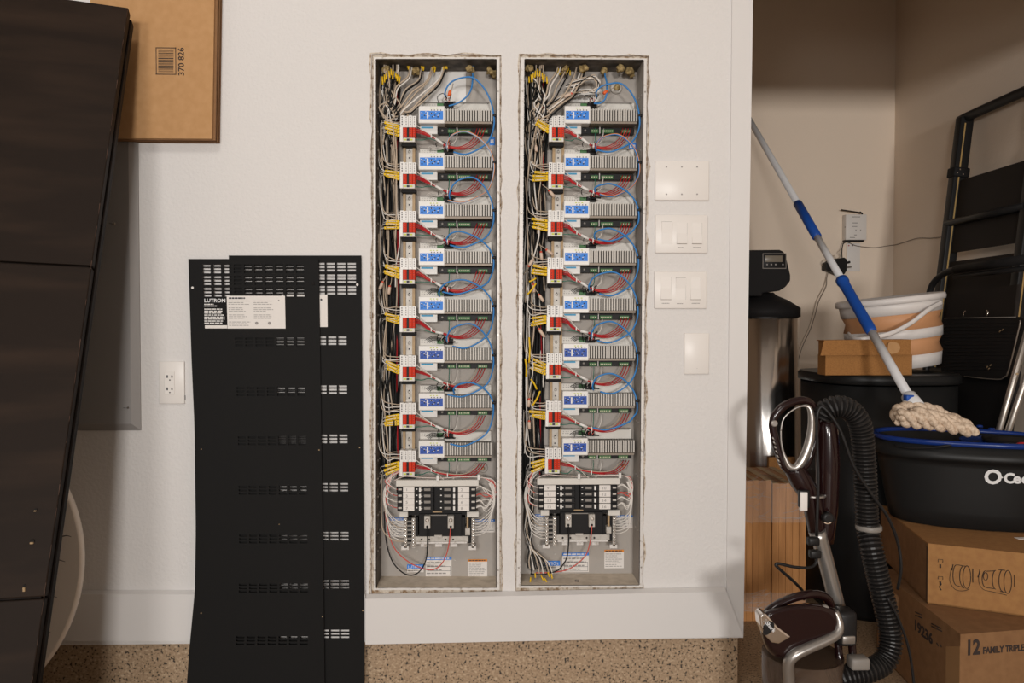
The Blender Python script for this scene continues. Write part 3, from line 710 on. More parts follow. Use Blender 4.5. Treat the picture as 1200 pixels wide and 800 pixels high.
nut(669, 110, .015, -1.1, 'tan wire nut lying above the topmost module of the right cabinet')
nut(628, 172, .02, .1, 'tan wire nut below the topmost yellow tags of the right cabinet', 'nut_tan', 'nut_tan', .014)
nut(644, 224, .012, .7, 'tan wire nut with red skirt by the rail under the second terminals, right cabinet')
nut(620, 311, .015, 2.6, 'tan wire nut pointing up beside the fourth terminal block, right cabinet')
nut(634, 296, .02, .1, 'tan wire nut hanging above the fourth terminal block, right cabinet')
nut(641, 293, .014, .9, 'slanted tan wire nut touching the rail above the fourth terminals, right cabinet')
nut(625, 334, .02, .1, 'tan wire nut hanging below the fourth terminal block, right cabinet')
nut(632, 346, .015, .6, 'slanted tan wire nut beside the rail above the fifth terminals, right cabinet')
nut(632, 386, .015, .6, 'long slanted tan wire nut above the sixth terminal block, right cabinet', 'nut_tan', 'nut_red', .026)
nut(620, 468, .02, -.1, 'red skirted wire nut beside the seventh terminal block, right cabinet')
nut(620, 494, .02, .05, 'red skirted wire nut hanging below the seventh terminal block, right cabinet')
# --- loose yellow tags of the right cabinet
for n, (x0, y0, x1, y1) in enumerate(((620, 395, 620, 425), (615.5, 420, 616.5, 441), (622, 444, 629, 456), (633, 458, 624, 475), (618, 345, 628, 332), (620, 330, 628, 326))):
    a, b = P(x0, y0, .012), P(x1, y1, .016)
    tag(MB().tube([a, a.lerp(b, .5)+Vector((.002, -.002, 0)), b], .0026, 6, sub=3).build('yellow_tag', 'yellow_marker'),
        ['long upright yellow tag left of the sixth terminal block, right cabinet', 'upright yellow tag at the gutter edge above the seventh terminal block, right cabinet', 'yellow tag slanting right above the seventh terminal block, right cabinet', 'yellow tag slanting left beside the seventh terminal block, right cabinet', 'slanted yellow tag below the fourth terminal block, right cabinet', 'short yellow tag curled under the fourth terminal block, right cabinet'][n], 'wire tag', 'loose yellow wire tags')
# --- breaker assemblies ---------------------------------------------------------------------------
def breaker_panel(k):
    ox, oy = (0, 0) if k == 0 else (166.3, -2)
    if k == 1: ox = 165.5
    nm = SIDE[k]; a = P(512+ox, 641+oy, .09)
    t = thing('breaker_mount', f'black breaker mounting base with lugs and neutral bars low in the {nm} cabinet', 'breaker mount', a, 'breaker mounts')
    def bx(x0, x1, y0, y1, d0, d1, r=.0006):
        p, q = P(x0+ox, y0+oy, d0), P(x1+ox, y1+oy, d0); return MB().bbox(p.x, q.x, d0, d1, q.z, p.z, r, 1)
    bx(464, 561, 562.5, 569.5, .028, .095, .001).build('top_cover', 'warm_plastic', t, 'off white strip above the breakers')
    bx(476, 552, 570, 603, .055, .095).build('bus_cover', 'black_plastic', t)
    bx(491, 541, 602, 628, .050, .095).build('lug_cover', 'black_plastic', t)
    bx(507, 518, 598.8, 600.3, .046, .052, .0002).build('brand_print', 'brass', t)
    bx(503, 524, 603, 604, .048, .051, .0002).build('ridge', 'grey_rim', t)
    for x in (497, 524.6):
        lg = bx(x, x+7.2, 604.5, 619.5, .032, .052, .001).build('lug', 'steel', t)
        MB().lathe([(.0052, 0), (.0050, -.005), (.003, -.006)], P(x+3.6+ox, 609+oy, .032), 10, 'y').build('lug_screw', 'chrome', lg)
        MB().lathe([(.0035, 0), (.003, .001)], P(x+3.6+ox, 617+oy, .0312), 10, 'y').build('lug_hole', 'dark_hole', lg)
    # neutral bars with screws
    for x, w in ((473.5, 3.6), (482.5, 4), (552.5, 3.6)):
        br = bx(x, x+w, 607, 642, .045, .06, .0005).build('neutral_bar', 'steel', t)
        for n in range(9):
            p = P(x+w/2+ox, 609.5+n*3.7+oy, .045)
            MB().lathe([(.0036, 0), (.0034, -.004), (.0015, -.0045)], p, 8, 'y').build('terminal_screw', 'chrome', br)
    for x0, x1 in ((477.5, 482), (486.8, 490), (540, 545), (548, 552)):
        bx(x0, x1, 606, 636, .055, .08).build('insulator', 'black_plastic', t)
    for n in range(6):
        bx(477, 484, 610+n*5, 612+n*5, .050, .06, .0004).build('bar_rib', 'grey_rim', t)
    bx(545, 551, 619, 627, .036, .06, .001).build('ground_lug', 'steel', t); bx(546.8, 549, 606, 620, .04, .05, .0005).build('ground_bar', 'brass', t)
    br = bx(486, 549, 628.5, 635, .050, .095, .0008).build('bracket', 'steel', t)
    bx(488, 547, 635, 636.6, .044, .095, .0004).build('bracket_lip', 'flange_white', t)
    for x in (494, 503, 522, 531): MB().lathe([(.003, 0), (.0026, -.0007)], P(x+ox, 632+oy, .050), 8, 'y').build('bracket_hole', 'dark_hole', br)
    for x in (509, ): bx(x, x+9, 627, 629.6, .043, .06, .0004).build('tab', 'steel', t)
    for x in (493, 510, 528): bx(x, x+8, 637, 640.5, .05, .06, .0004).build('tab', 'flange_white', t)
    for x0 in (470, 549): bx(x0, x0+9, 640, 644.5, .045, .07, .001).build('foot', 'flange_white', t)
    for x0, x1 in ((466, 475), (545, 558)): bx(x0+2, x1+3, 599.5, 606, .045, .07, .001).build('wing', 'warm_plastic', t)
    # breakers
    for row in range(4):
        for s in (0, 1):
            y0 = 570.2+row*7.25; y1 = y0+6.7
            x0, x1 = ((465.5, 508) if s == 0 else (514.5, 558)); 
            g = P(x0+ox, y1+oy, .035)
            b = thing('circuit_breaker', f'narrow black circuit breaker, {["topmost", "second", "third", "lowest"][row]} of the {["left", "right"][s]} column, {nm} cabinet', 'circuit breaker', g, 'circuit breakers')
            bx(x0, x1, y0, y1, .036, .055, .0006).build('case', 'black_plastic', b)
            lx = 472.3 if s == 0 else 536.8
            st = bx(lx, lx+13.2, y0+.1, y1-.2, .0335, .037, .0004).build('number_label', 'paper', b, 'white paper label')
            p = P(lx+3+ox, y1-1.6+oy, .033)
            text(f'{row*2+1+s+(0 if k == 0 else 8)}', 4.4*S(.033), p, 'grey_print', b, 'numeral', sx=1.2)
            hx = 491 if s == 0 else 531
            bx(hx, hx+2.2, y0+1.4, y1-.8, .028, .037, .0003).build('switch_handle', 'white_print', b)
            hx2 = 497 if s == 0 else 520.5
            bx(hx2, hx2+7.5, y0+2, y1-1.8, .032, .037, .0005).build('toggle', 'grey_rim', b)
            for q in range(4):
                xx = (487.5 if s == 0 else 516)+q*4.7+(1 if q % 2 else 0)
                bx(xx, xx+1.7, y0+2.2+(q % 2), y0+3.4+(q % 2), .0345, .0365, .0001).build('marking', 'white_print', b)
            ex = 466.6 if s == 0 else 552.5
            bx(ex, ex+4.2, y0+2.1, y0+4.2, .034, .04, .0004).build('wire_clip', 'steel', b)
    # wires round the assembly
    w = thing('breaker_wiring', f'white and red wires looping round the breakers of the {nm} cabinet', 'wires', P(470+ox, 600+oy, .06), 'breaker wiring')
    r = random.Random(60+k); j = r.uniform
    for n in range(9):
        row = n % 4; col = ['wire_white', 'wire_bright_red', 'wire_white'][n % 3]; yb = 573.5+row*7.25
        MB().tube(pxs([(467+ox, yb+oy, .04), (461+ox-j(0, 2), yb-2+oy, .03), (455+ox-j(0, 5), yb-10+oy, .035), (460+ox, 558+oy-j(0, 6), .04), (470+ox, 552+oy, .05)]), .0013, 5, sub=5).build('wire', col, w)
    for n in range(7):
        yb = 611+n*3.6
        MB().tube(pxs([(474+ox, yb+oy, .045), (466+ox, yb-1+oy, .035), (457+ox-j(0, 2), yb-10+oy, .04), (452+ox-j(0, 3), 585+oy, .045), (455+ox-j(0, 5), 570+oy, .05), (464+ox, 556+oy, .06)]), .0014, 5, sub=5).build('wire', 'wire_white' if n != 2 else 'wire_cream', w)
    for n in range(12):
        row = n % 4; yb = 573.5+row*7.25; ex = 576+ox+j(0, 5)-(k*5)
        MB().tube(pxs([(557+ox, yb+oy, .04), (563+ox, yb-3+j(-2, 2)+oy, .032), (570+ox, yb+1+j(-4, 4)+oy, .026), (ex, 576+n+oy, .03), (ex-1, 566+oy+j(-3, 3), .03), (566+ox, 559.5+oy, .022), (540+ox, 558.5+oy, .022), (518+ox, 560+oy, .022), (490+ox, 559+oy, .025), (474+ox, 558+oy, .03), (462+ox, 563+oy, .04)]), .0013, 5, sub=5).build('wire', 'wire_bright_red' if n % 4 == 1 else 'wire_white', w)
    for n in range(6):
        yb = 610+n*3.4; ex = 577+ox+j(0, 3.5)-(k*5)
        MB().tube(pxs([(556+ox, yb+oy, .045), (563+ox, yb-1+oy, .035), (572+ox, yb-8+oy, .03), (ex, 592+oy, .028), (ex, 578+oy, .028), (ex-5, 566+oy, .028)]), .0014, 5, sub=5).build('wire', 'wire_white', w)
    for x, y in ((513, 560), (561, 559)):
        p = P(x+ox, y+oy, .018); MB().bbox(p.x-.004, p.x+.004, p.y-.003, p.y+.012, p.z-.008, p.z+.008, .0015, 1).build('tie_wrap', 'white_plastic', w)
    # feed wires: black and red
    f = thing('black_feed_wire', f'black feed wire hanging from the left lug of the {nm} cabinet', 'wire', P(500.6+ox, 620+oy, .035))
    if k == 0: pts = [(500.6, 618, .03), (501, 632, .03), (500, 652, .03), (495, 665, .03), (486, 673, .035), (474, 672, .04), (462, 661, .05), (455, 645, .055), (451.5, 625, .06), (450, 600, .075)]
    else: pts = [(500.6+ox, 616, .03), (501+ox, 632, .03), (499+ox, 652, .03), (493+ox, 663, .03), (486+ox, 669, .03), (470+ox, 673, .035), (456+ox, 672, .04)]
    MB().tube(pxs(pts), .0019, 7, sub=6).build('insulation', 'wire_black', f)
    f = thing('red_feed_wire', f'red feed wire curving down from the right lug of the {nm} cabinet', 'wire', P(528+ox, 620+oy, .035))
    if k == 0: pts = [(528.2, 618, .03), (526.5, 635, .03), (523, 650, .03), (517, 661, .03), (508, 667, .03), (496, 666, .032), (480, 659, .035), (465, 646, .042), (457, 630, .05), (453, 610, .06), (451, 595, .075)]
    else: pts = [(528.2+ox, 616, .03), (526+ox, 635, .03), (521+ox, 650, .03), (510+ox, 661, .03), (497+ox, 668, .03), (478+ox, 670.5, .035), (462+ox, 671, .04)]
    MB().tube(pxs(pts), .0016, 7, sub=6).build('insulation', 'wire_bright_red', f)
    if k == 0:
        f = thing('cream_ground_wire', 'cream ground wire down the left wall of the left cabinet to the neutral bar', 'wire', P(447, 600, .05))
        MB().tube(pxs([(447.5, 555, .06), (446.8, 580, .05), (447, 605, .05), (448.5, 620, .045), (455, 629, .045), (464, 633.5, .045), (474, 634, .045)]), .0019, 7, sub=6).build('insulation', 'wire_cream', f)
breaker_panel(0); breaker_panel(1)
# --- stickers --------------------------------------------------------------------------------------
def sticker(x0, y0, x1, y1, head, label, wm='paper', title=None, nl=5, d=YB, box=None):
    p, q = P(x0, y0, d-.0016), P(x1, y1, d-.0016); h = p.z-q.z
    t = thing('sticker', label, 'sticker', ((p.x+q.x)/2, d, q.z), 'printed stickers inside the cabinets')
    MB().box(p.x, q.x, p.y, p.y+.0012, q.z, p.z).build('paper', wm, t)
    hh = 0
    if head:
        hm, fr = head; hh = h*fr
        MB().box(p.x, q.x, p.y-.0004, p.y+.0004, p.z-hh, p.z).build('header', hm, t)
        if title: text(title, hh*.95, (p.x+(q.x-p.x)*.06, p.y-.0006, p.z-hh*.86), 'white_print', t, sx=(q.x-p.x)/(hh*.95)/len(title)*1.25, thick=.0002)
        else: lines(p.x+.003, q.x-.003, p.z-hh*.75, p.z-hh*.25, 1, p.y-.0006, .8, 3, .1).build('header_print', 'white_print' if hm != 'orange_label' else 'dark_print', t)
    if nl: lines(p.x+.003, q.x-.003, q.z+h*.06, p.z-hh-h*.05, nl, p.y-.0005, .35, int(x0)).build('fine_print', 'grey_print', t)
    if box:
        mb = MB(); a, b, c, e = p.x+.006, q.x-.003, q.z+.003, q.z+(h-hh)*.6
        for r4 in ((a, b, c, c+.0008), (a, b, e-.0008, e), (a, a+.0008, c, e), (b-.0008, b, c, e), (a, b, (c+e)/2-.0004, (c+e)/2+.0004)): mb.box(r4[0], r4[1], p.y-.0006, p.y, r4[2], r4[3])
        mb.build('printed_frame', 'dark_print', t)
sticker(477, 661.3, 496.5, 670.3, ('blue_label', .55), 'small blue and white brand sticker at the bottom of the left cabinet', title='LUTRON', nl=1)
sticker(498.8, 652.5, 529.2, 674.8, ('blue_label', .15), 'wide white sticker with blue header at the bottom of the left cabinet', box=True, nl=4)
sticker(548.3, 655.2, 571, 675.8, ('orange_label', .13), 'white warning sticker with orange header at the bottom of the left cabinet', nl=8)
sticker(452.5, 606.5, 476, 629, ('blue_label', .13), 'blue topped sticker left of the breaker base in the left cabinet', nl=6)
sticker(557, 608.5, 580, 623.5, ('blue_label', .16), 'blue topped sticker right of the breaker base in the left cabinet', nl=4)
sticker(637.8, 657, 656.3, 667.2, ('blue_label', .55), 'small blue and white brand sticker at the bottom of the right cabinet', title='LUTRON', nl=1)
sticker(659, 647.5, 690, 670, ('blue_label', .15), 'wide white sticker with blue header at the bottom of the right cabinet', box=True, nl=4)
sticker(708.3, 644, 731, 665.5, ('orange_label', .13), 'white warning sticker with orange header at the bottom of the right cabinet', nl=8)
sticker(626.5, 602.5, 640, 624, ('blue_label', .13), 'blue topped sticker left of the breaker base in the right cabinet', nl=6)
sticker(720, 603.5, 741.5, 618.5, ('blue_label', .16), 'blue topped sticker right of the breaker base in the right cabinet', nl=4)
sticker(497, 84, 546, 126, None, 'white painted light patch behind the cable loop at the top of the left cabinet', nl=0, wm='white_plastic')  # white rectangle paints in a lit patch on the back panel
sticker(573.5, 160.5, 580, 170.5, ('blue_label', .97), 'tiny blue sticker right of the topmost modules, left cabinet', nl=0)
sticker(737, 167, 746, 176, ('blue_label', .97), 'tiny blue sticker right of the topmost modules, right cabinet', nl=0)
sticker(668, 104, 706, 124, None, 'white rectangle with fine lines above the topmost module of the right cabinet', nl=4, wm='white_plastic')  # plain white rectangle with short grey lines
for k, (x, y) in enumerate(((566, 548), (730, 545))):
    p = P(x, y, YB)
    t = thing('ground_stud', f'brass ground stud in a round dimple above the breakers, {SIDE[k]} cabinet', 'stud', p, 'ground studs')
    MB().lathe([(.015, 0), (.0145, -.002), (.012, -.003)], p, 18, 'y').build('washer', 'galvanised', t); MB().lathe([(.005, -.003), (.005, -.012), (.003, -.014)], p, 10, 'y').build('bolt', 'brass', t)
p = P(722, 103, YB); t = thing('knockout_disc', 'round knockout disc with a tan centre at the top of the right cabinet', 'knockout', p)
MB().lathe([(.019, 0), (.018, -.003), (.013, -.0035)], p, 20, 'y').build('ring', 'steel', t); MB().blob(p+Vector((0, -.006, 0)), .009, 4, .3).build('foam_centre', 'foam_yellow', t)
p = P(676, 683, .03); p.z = P(676, 685.3, 0).z+.004; t = thing('loose_bolt', 'small loose bolt lying on the bottom of the right cabinet', 'bolt', p)
MB().lathe([(.006, 0), (.006, .004), (.003, .0045)], p-Vector((0, 0, .004)), 6).build('head', 'screw', t)
# ------------------------------------------------------------------ switches and outlets
def plate(x0, y0, x1, y1, label, name='switch_plate', cat='switch plate', group='wall plates right of the cabinets'):
    p, q = P(x0, y0, -.006), P(x1, y1, -.006)
    t = thing(name, label, cat, ((p.x+q.x)/2, 0, q.z), group)
    pl = MB().bbox(p.x, q.x, -.0065, 0, q.z, p.z, .0022, 2).build('plate', 'plate_white', t)
    return t, pl, p, q
def paddle(t, x0, y0, x1, y1, up, caption=True):
    p, q = P(x0, y0, -.0065), P(x1, y1, -.0065); z0, z1 = q.z, p.z; zm = (z0+z1)/2
    fr = MB(); 
    pts = [Vector((p.x, -.0065, z0)), Vector((p.x, -.0065+(-.0005 if up else -.0045), z0)), Vector((p.x, -.0075, zm)), Vector((p.x, -.0065+(-.0045 if up else -.0005), z1)), Vector((p.x, -.0065, z1))]
    fr.prism(pts, (q.x-p.x, 0, 0)); pd = fr.build('paddle', 'plate_white', t)
    zz = z1 if up else z0
    MB().box(p.x, q.x, -.0072, -.0064, zz-.0012, zz+.0012).build('paddle_gap', 'grey_rim' if up else 'ledge_brown', pd)
    MB().box(q.x, q.x+.0006, -.0068, -.0062, z0, z1).build('side_gap', 'grey_print', pd)
    if caption: lines(p.x+.003, q.x-.002, z0-.013, z0-.009, 1, -.0067, .5, int(x0)).build('caption', 'grey_print', t)
t, pl, p, q = plate(767.8, 188, 831, 235, 'blank white three-gang wall plate with six screws, topmost right of the cabinets')
for x in (781, 799, 817):
    for y in (195.5, 227.5): MB().lathe([(.0024, 0), (.0022, -.0008)], P(x, y, -.0065), 8, 'y').build('screw', 'grey_print', t)
t, pl, p, q = plate(768, 251.5, 829.3, 296.5, 'white three-switch wall plate with left paddle pressed up, second from the top')
paddle(t, 775.5, 260, 787.5, 286, True, False); paddle(t, 793, 261, 805, 285.3, False); paddle(t, 811, 261, 822.5, 285.3, False)
t, pl, p, q = plate(767, 318, 828.3, 361.5, 'white three-switch wall plate with middle paddle pressed up, third from the top')
paddle(t, 774.5, 325, 786.5, 350.7, False); paddle(t, 792, 325.5, 803.5, 351, True); paddle(t, 809.5, 325, 821, 350.7, False)
t, pl, p, q = plate(802, 390, 831, 438.3, 'blank white single-gang wall plate, lowest and right of the cabinets')
MB().lathe([(.0008, 0), (.0006, -.0004)], P(817, 431.5, -.0065), 6, 'y').build('screw', 'grey_print', t)
t, pl, p, q = plate(185.8, 423.3, 216.3, 473, 'white duplex power outlet on the wall left of the black sheets', 'power_outlet', 'outlet', None)
a, b = P(192.5, 435, -.0065), P(205, 462, -.0065)
MB().bbox(a.x, b.x, -.0085, -.006, b.z, a.z, .001, 1).build('socket_face', 'plate_white', t)
for cy in (441, 455.5):
    for x, w, h in ((196, .9, 3.2), (201.5, .9, 2.6)): 
        c, e = P(x-w/2-.4, cy-h/2, -.0085), P(x+w/2+.4, cy+h/2, -.0085); MB().box(c.x, e.x, -.0089, -.008, e.z, c.z).build('slot', 'dark_print', t)
    MB().lathe([(.0021, 0), (.002, -.0006)], P(199, cy+4.2, -.0084), 8, 'y').build('ground_hole', 'dark_print', t)
MB().box(P(216.5, 440, 0).x, P(217.2, 440, 0).x, -.004, 0, P(216, 468, 0).z, P(216, 463, 0).z).build('edge_mark', 'dark_print', t)
# ------------------------------------------------------------------ grey panel cover on the left
p, q = P(2, 158, -.02), P(163.5, 504.5, -.012)
t = thing('grey_panel_cover', 'flat grey metal panel cover on the wall behind the dark boards', 'panel cover', ((p.x+q.x)/2, 0, q.z))
i1, i2 = Vector((p.x, 0, P(0, 500, 0).z*0+p.z)), q
zt, zbt = P(100, 155, 0).z, q.z; xr = q.x
mb = MB(); bw = .020
vs = [(p.x, 0, zbt), (xr, 0, zbt), (xr, 0, zt), (p.x, 0, zt), (p.x, -.004, zbt), (xr, -.004, zbt), (xr, -.004, zt), (p.x, -.004, zt), (p.x, -.017, zbt+bw), (xr-bw, -.017, zbt+bw), (xr-bw, -.017, zt-bw), (p.x, -.017, zt-bw)]
mb.add(vs, [(0, 1, 5, 4), (1, 2, 6, 5), (2, 3, 7, 6), (4, 5, 9, 8), (5, 6, 10, 9), (6, 7, 11, 10), (8, 9, 10, 11), (0, 3, 2, 1), (3, 0, 4, 7), (7, 4, 8, 11)])
mb.build('cover_plate', 'panel_grey', t)
for x, y in ((133.5, 262), (150, 477.5)):
    s = MB().lathe([(.0055 if y < 300 else .003, 0), (.005 if y < 300 else .0025, -.003), (.002, -.004)], P(x, y, -.017), 12, 'y').build('cover_screw', 'screw', t)
    MB().box(P(x, y, 0).x-.003, P(x, y, 0).x+.003, -.0215, -.0195, P(x, y, -.017).z-.0005, P(x, y, -.017).z+.0005).build('screw_slot', 'dark_print', s)
# ------------------------------------------------------------------ leaning dark boards
def boards():
    RTt = P(150.5, 9, -.15); B8 = P(38, 800, -.56)
    dirn = (B8-RTt); foot = RTt+dirn*((0-RTt.z)/dirn.z)
    left = Vector((-1, -.27, 0)).normalized(); left.z = .035
    nrm = dirn.cross(left).normalized()
    if nrm.y < 0: nrm = -nrm                      # towards the wall
    Wd = 1.05; th = .030
    def board(off, shift, up, label, joints):
        o = RTt+nrm*off+Vector((shift, 0, 0)); L = dirn*((0.0-(o.z))/dirn.z)
        t = thing('dark_board', label, 'board', o+L, 'dark stained boards leaning in the left corner')
        cuts = [0.0]+joints+[1.0]; g = .0022/ L.length
        for n in range(len(cuts)-1):
            a, b = cuts[n]+(g if n else up), cuts[n+1]-(g if n < len(cuts)-2 else .0)
            c = [o+L*a, o+L*b, o+L*b+left*Wd, o+L*a+left*Wd]
            for q in c: q.z = max(q.z, 0.0)
            mb = MB(); bm_pts = c
            mb.prism(bm_pts, nrm*th)
            pn = mb.build('panel', 'board_dark' if off == 0 else 'board_edge', t)
            md = pn.modifiers.new('b', 'BEVEL'); md.width = .0025; md.segments = 2
        return t, o, L
    hz = lambda py, x: (lambda pt: pt)(None)
    # fractions of the joints along the front board
    def frac(px, py):
        best = 0; bd = 1e9
        for i in range(2000):
            f = i/2000; pt = RTt+dirn*((0-RTt.z)/dirn.z)*f; d = (RM.transposed() @ (pt-CL)); yy = 400-F*d.y/(-d.z)
            if abs(yy-py) < bd: bd = abs(yy-py); best = f
        return best
    t, o, L = board(0, 0, 0, 'dark brown stained board of three panels, front one of the leaning stack', [frac(105, 312), frac(50, 700)])
    # core joint filler so no gap shows the wall
    mb = MB(); mb.prism([o+L*.02+left*.01+nrm*.012, o+L*.98+left*.01+nrm*.012, o+L*.98+left*(Wd-.01)+nrm*.012, o+L*.02+left*(Wd-.01)+nrm*.012], nrm*.006); mb.build('core', 'board_edge', t)
    # fittings: little brass clips and holes
    for fx, fy, w, h in ((42, 597, 4, 4), (38, 634, 6, 6), (29, 686, 4, 14)):
        d = ray(fx, fy); s = nrm.dot(o-CL)/nrm.dot(d); p = CL+d*s
        Mx = basis(-left, (0, 0, 1)); sc = s*1.0/F
        mb = MB(); mb.lathe([(w*.45*sc, .0), (w*.45*sc, -.001)], p-nrm*.0005, 10, 'y'); cp = mb.build('fitting_hole', 'dark_hole', t)
        mb = MB(); mb.bbox(p.x-w*.3*sc, p.x+w*.35*sc, p.y-.005, p.y, p.z-h*.45*sc, p.z-h*.1*sc, .0006, 1); mb.build('brass_fitting', 'brass', cp)
    # worn corner streaks along the edge
    r = random.Random(5); mb = MB()
    for n in range(46):
        f = r.random(); a = o+L*f+left*.0006-nrm*.0005; ln = r.uniform(.004, .03)
        mb.quad(a, a+left*r.uniform(.0006, .002), a+left*.0008+L.normalized()*ln, a+L.normalized()*ln)
    s = mb.build('edge_wear', 'board_worn', t); s['kind'] = 'stuff'
    board(.034, .004, .006, 'dark brown board second in the leaning stack, its edge showing behind the front one', [])
    board(.070, -.012, .02, 'dark brown board nearest the wall in the leaning stack, only its edge showing', [])
    return o, L, left, nrm
BO, BL, BLEFT, BN = boards()
# marble table top
c = P(-93, 668, -.12); R = .42; c.z = R*math.cos(.10)+.002
t = thing('marble_table_top', 'round pale marble table top standing on edge behind the dark boards', 'table top', (c.x, -.17, 0))
M = Matrix.Rotation(-.10, 3, 'X')
MB().lathe([(R-.004, -.013), (R, -.009), (R, .009), (R-.004, .013)], c, 96, 'y', M).build('slab', 'marble', t)
r = random.Random(9)
for n in range(9):
    a = r.uniform(-.55, .7); rad = R*r.uniform(.86, .98); p0 = Vector((rad*math.cos(a), -.0133, rad*math.sin(a)))
    pts = [p0]; 
    for q in range(4): pts.append(pts[-1]+Vector((r.uniform(-.025, .005), 0, r.uniform(-.010, .008))))
    pts = [M @ q + c for q in pts]
    MB().tube(pts, [.0006, .0016, .0022, .0012, .0005], 5, sub=3, prof=(.25, 1)).build('vein', 'marble_vein', t)
# ------------------------------------------------------------------ flat cardboard box, upper left
p, q = P(105, -60, -.045), P(248.5, 162.5, -.045)
t = thing('flat_cardboard_box', 'flattened tan cardboard box with barcode wedged behind the top of the dark boards', 'cardboard box', ((p.x+q.x)/2, -.02, q.z))
sl = (P(248.5, 162.5, -.045)-P(153, 163, -.045)); topx = P(253, 0, -.045).x-P(249, 162, -.045).x
for n, (y0, y1, ex, zz) in enumerate(((-.045, -.0385, 0, 0), (-.0375, -.031, .006, .0025), (-.030, -.0235, .0035, -.001), (-.0225, -.016, .007, .003), (-.015, -.009, .004, 0), (-.008, -.0015, .006, .002))):
    mb = MB(); mb.prism([Vector((p.x, y0, q.z-zz)), Vector((q.x+ex, y0, q.z-zz)), Vector((q.x+ex+.012, y0, p.z)), Vector((p.x, y0, p.z))], (0, y1-y0, 0))
    mb.build('cardboard_layer', 'cardboard' if n == 0 else 'cardboard_dark', t)
bx0, by0, bx1, by1 = 182.5, 55.5, 206.5, 87.5
yy = -.0455
def cpx(x, y): return P(x, y, yy)
mb = MB()
for (x0, y0, x1, y1) in ((bx0, by0, bx1, by0+1.1), (bx0, by1-1.1, bx1, by1), (bx0, by0, bx0+1.1, by1), (bx1-1.1, by0, bx1, by1)):
    a, b = cpx(x0, y0), cpx(x1, y1); mb.box(a.x, b.x, yy-.0003, yy, b.z, a.z)
r = random.Random(2); y = by0+2.6
while y < by1-3.4:
    w = r.choice([.5, .5, .9, 1.3]); a, b = cpx(bx0+3, y), cpx(bx1-3.2, y+w); mb.box(a.x, b.x, yy-.0003, yy, b.z, a.z); y += w+r.choice([.5, .8, 1.0])
mb.build('barcode', 'print_on_card', t)
Mr = Matrix.Rotation(-PI/2, 3, 'Y')       # reads upwards
Mr = Matrix(((0, 0, -1), (0, 1, 0), (1, 0, 0)))
text('370 826', 9.2*S(yy), cpx(215.6, 89), 'print_on_card', t, 'number', Mr, 1.08, .012)
# second cardboard behind, top
p2, q2 = P(90, -50, -.08), P(150, 5, -.08)
# ------------------------------------------------------------------ black perforated cover sheets
def interp(tab, y):
    for (y0, x0), (y1, x1) in zip(tab, tab[1:]):
        if y <= y1: return x0+(x1-x0)*(y-y0)/(y1-y0)
    (y0, x0), (y1, x1) = tab[-2:]; return x0+(x1-x0)*(y-y0)/(y1-y0)
def sheet(L, Rr, ytop, ybot, d0, d1, cols_top, rows_top, cols, rows, label, cw=9.0, skipcols=None):
    def pt(u_, py):
        f = (py-ytop)/(ybot-ytop); a, b = interp(L, py), interp(Rr, py)
        q = P(a+(b-a)*u_, py, d0+(d1-d0)*f); q.z = max(q.z, .001); return q
    base = pt(.5, ybot)
    t = thing('perforated_cover', label, 'metal cover', base, 'black perforated covers leaning on the wall')
    xa, xb = interp(L, 330), interp(Rr, 330); Wp = xb-xa
    us = {0.0, 1.0}; holes = []
    for c in cols_top: us |= {(c-xa)/Wp, (c+cw-xa)/Wp}
    for c in cols: us |= {(c-xa)/Wp, (c+cw-xa)/Wp}
    us = sorted(us); vs = {ytop, ybot}
    for v in range(int(ytop)+20, int(ybot), 24): vs.add(float(v))
    hv = []
    for y, h in rows_top: vs |= {y, y+h}; hv.append((y, y+h, 0))
    for y, h in rows: vs |= {y, y+h}; hv.append((y, y+h, 1))
    vs = sorted(vs); mb = MB()
    ct = [((c-xa)/Wp, (c+cw-xa)/Wp) for c in cols_top]; cr_ = [((c-xa)/Wp, (c+cw-xa)/Wp) for c in cols]
    for i in range(len(us)-1):
        um = (us[i]+us[i+1])/2
        for j in range(len(vs)-1):
            vm = (vs[j]+vs[j+1])/2; hole = False
            for a, b, kd in hv:
                if a < vm < b and any(c0 < um < c1 for c0, c1 in (cr_ if kd else ct)): hole = True
            if not hole: mb.quad(pt(us[i], vs[j]), pt(us[i+1], vs[j]), pt(us[i+1], vs[j+1]), pt(us[i], vs[j+1]))
    o = mb.build('sheet', 'satin_black_sheet', t)
    # turned rims left and right
    md = o.modifiers.new('s', 'SOLIDIFY'); md.thickness = .0016; md.offset = 0
    return t, pt, xa, Wp
tr = lambda y0: [(y0+g*13.6+s*3.9, 2.5) for g in range(3) for s in range(3)]
def rws(ys): return [(y+s*3.9, 2.4) for y in ys for s in range(3)]
LS = [(290, 268), (830, 277)]; RS = [(299, 423.5), (500, 425), (690, 427), (830, 427)]
tR, ptR, xaR, WR = sheet(LS, RS, 299.3, 829, -.0065, -.0245, [285.2+12.2*i for i in range(11)], tr(307.6), [323+12.1*i for i in range(7) if True], rws([393.8, 451.3, 509, 565.8, 623, 679.5, 737.5]), 'black perforated metal cover leaning on the wall, the rear one nearer the cabinet', 10.0)
LF = [(303, 220.8), (420, 224.5), (500, 228), (620, 229.5), (690, 228.5), (760, 222), (800, 219), (834, 218)]; RF = [(300, 373), (500, 376), (800, 380), (834, 380)]
tF, ptF, xaF, WF = sheet(LF, RF, 303.3, 834, -.012, -.036, [238+12.15*i for i in range(10)], tr(309.8), [274+12.05*i for i in range(7)], rws([395.5, 453.5, 511, 569, 626, 683.5, 745]), 'black perforated metal cover with a white printed label, in front of the rear cover', 9.2)
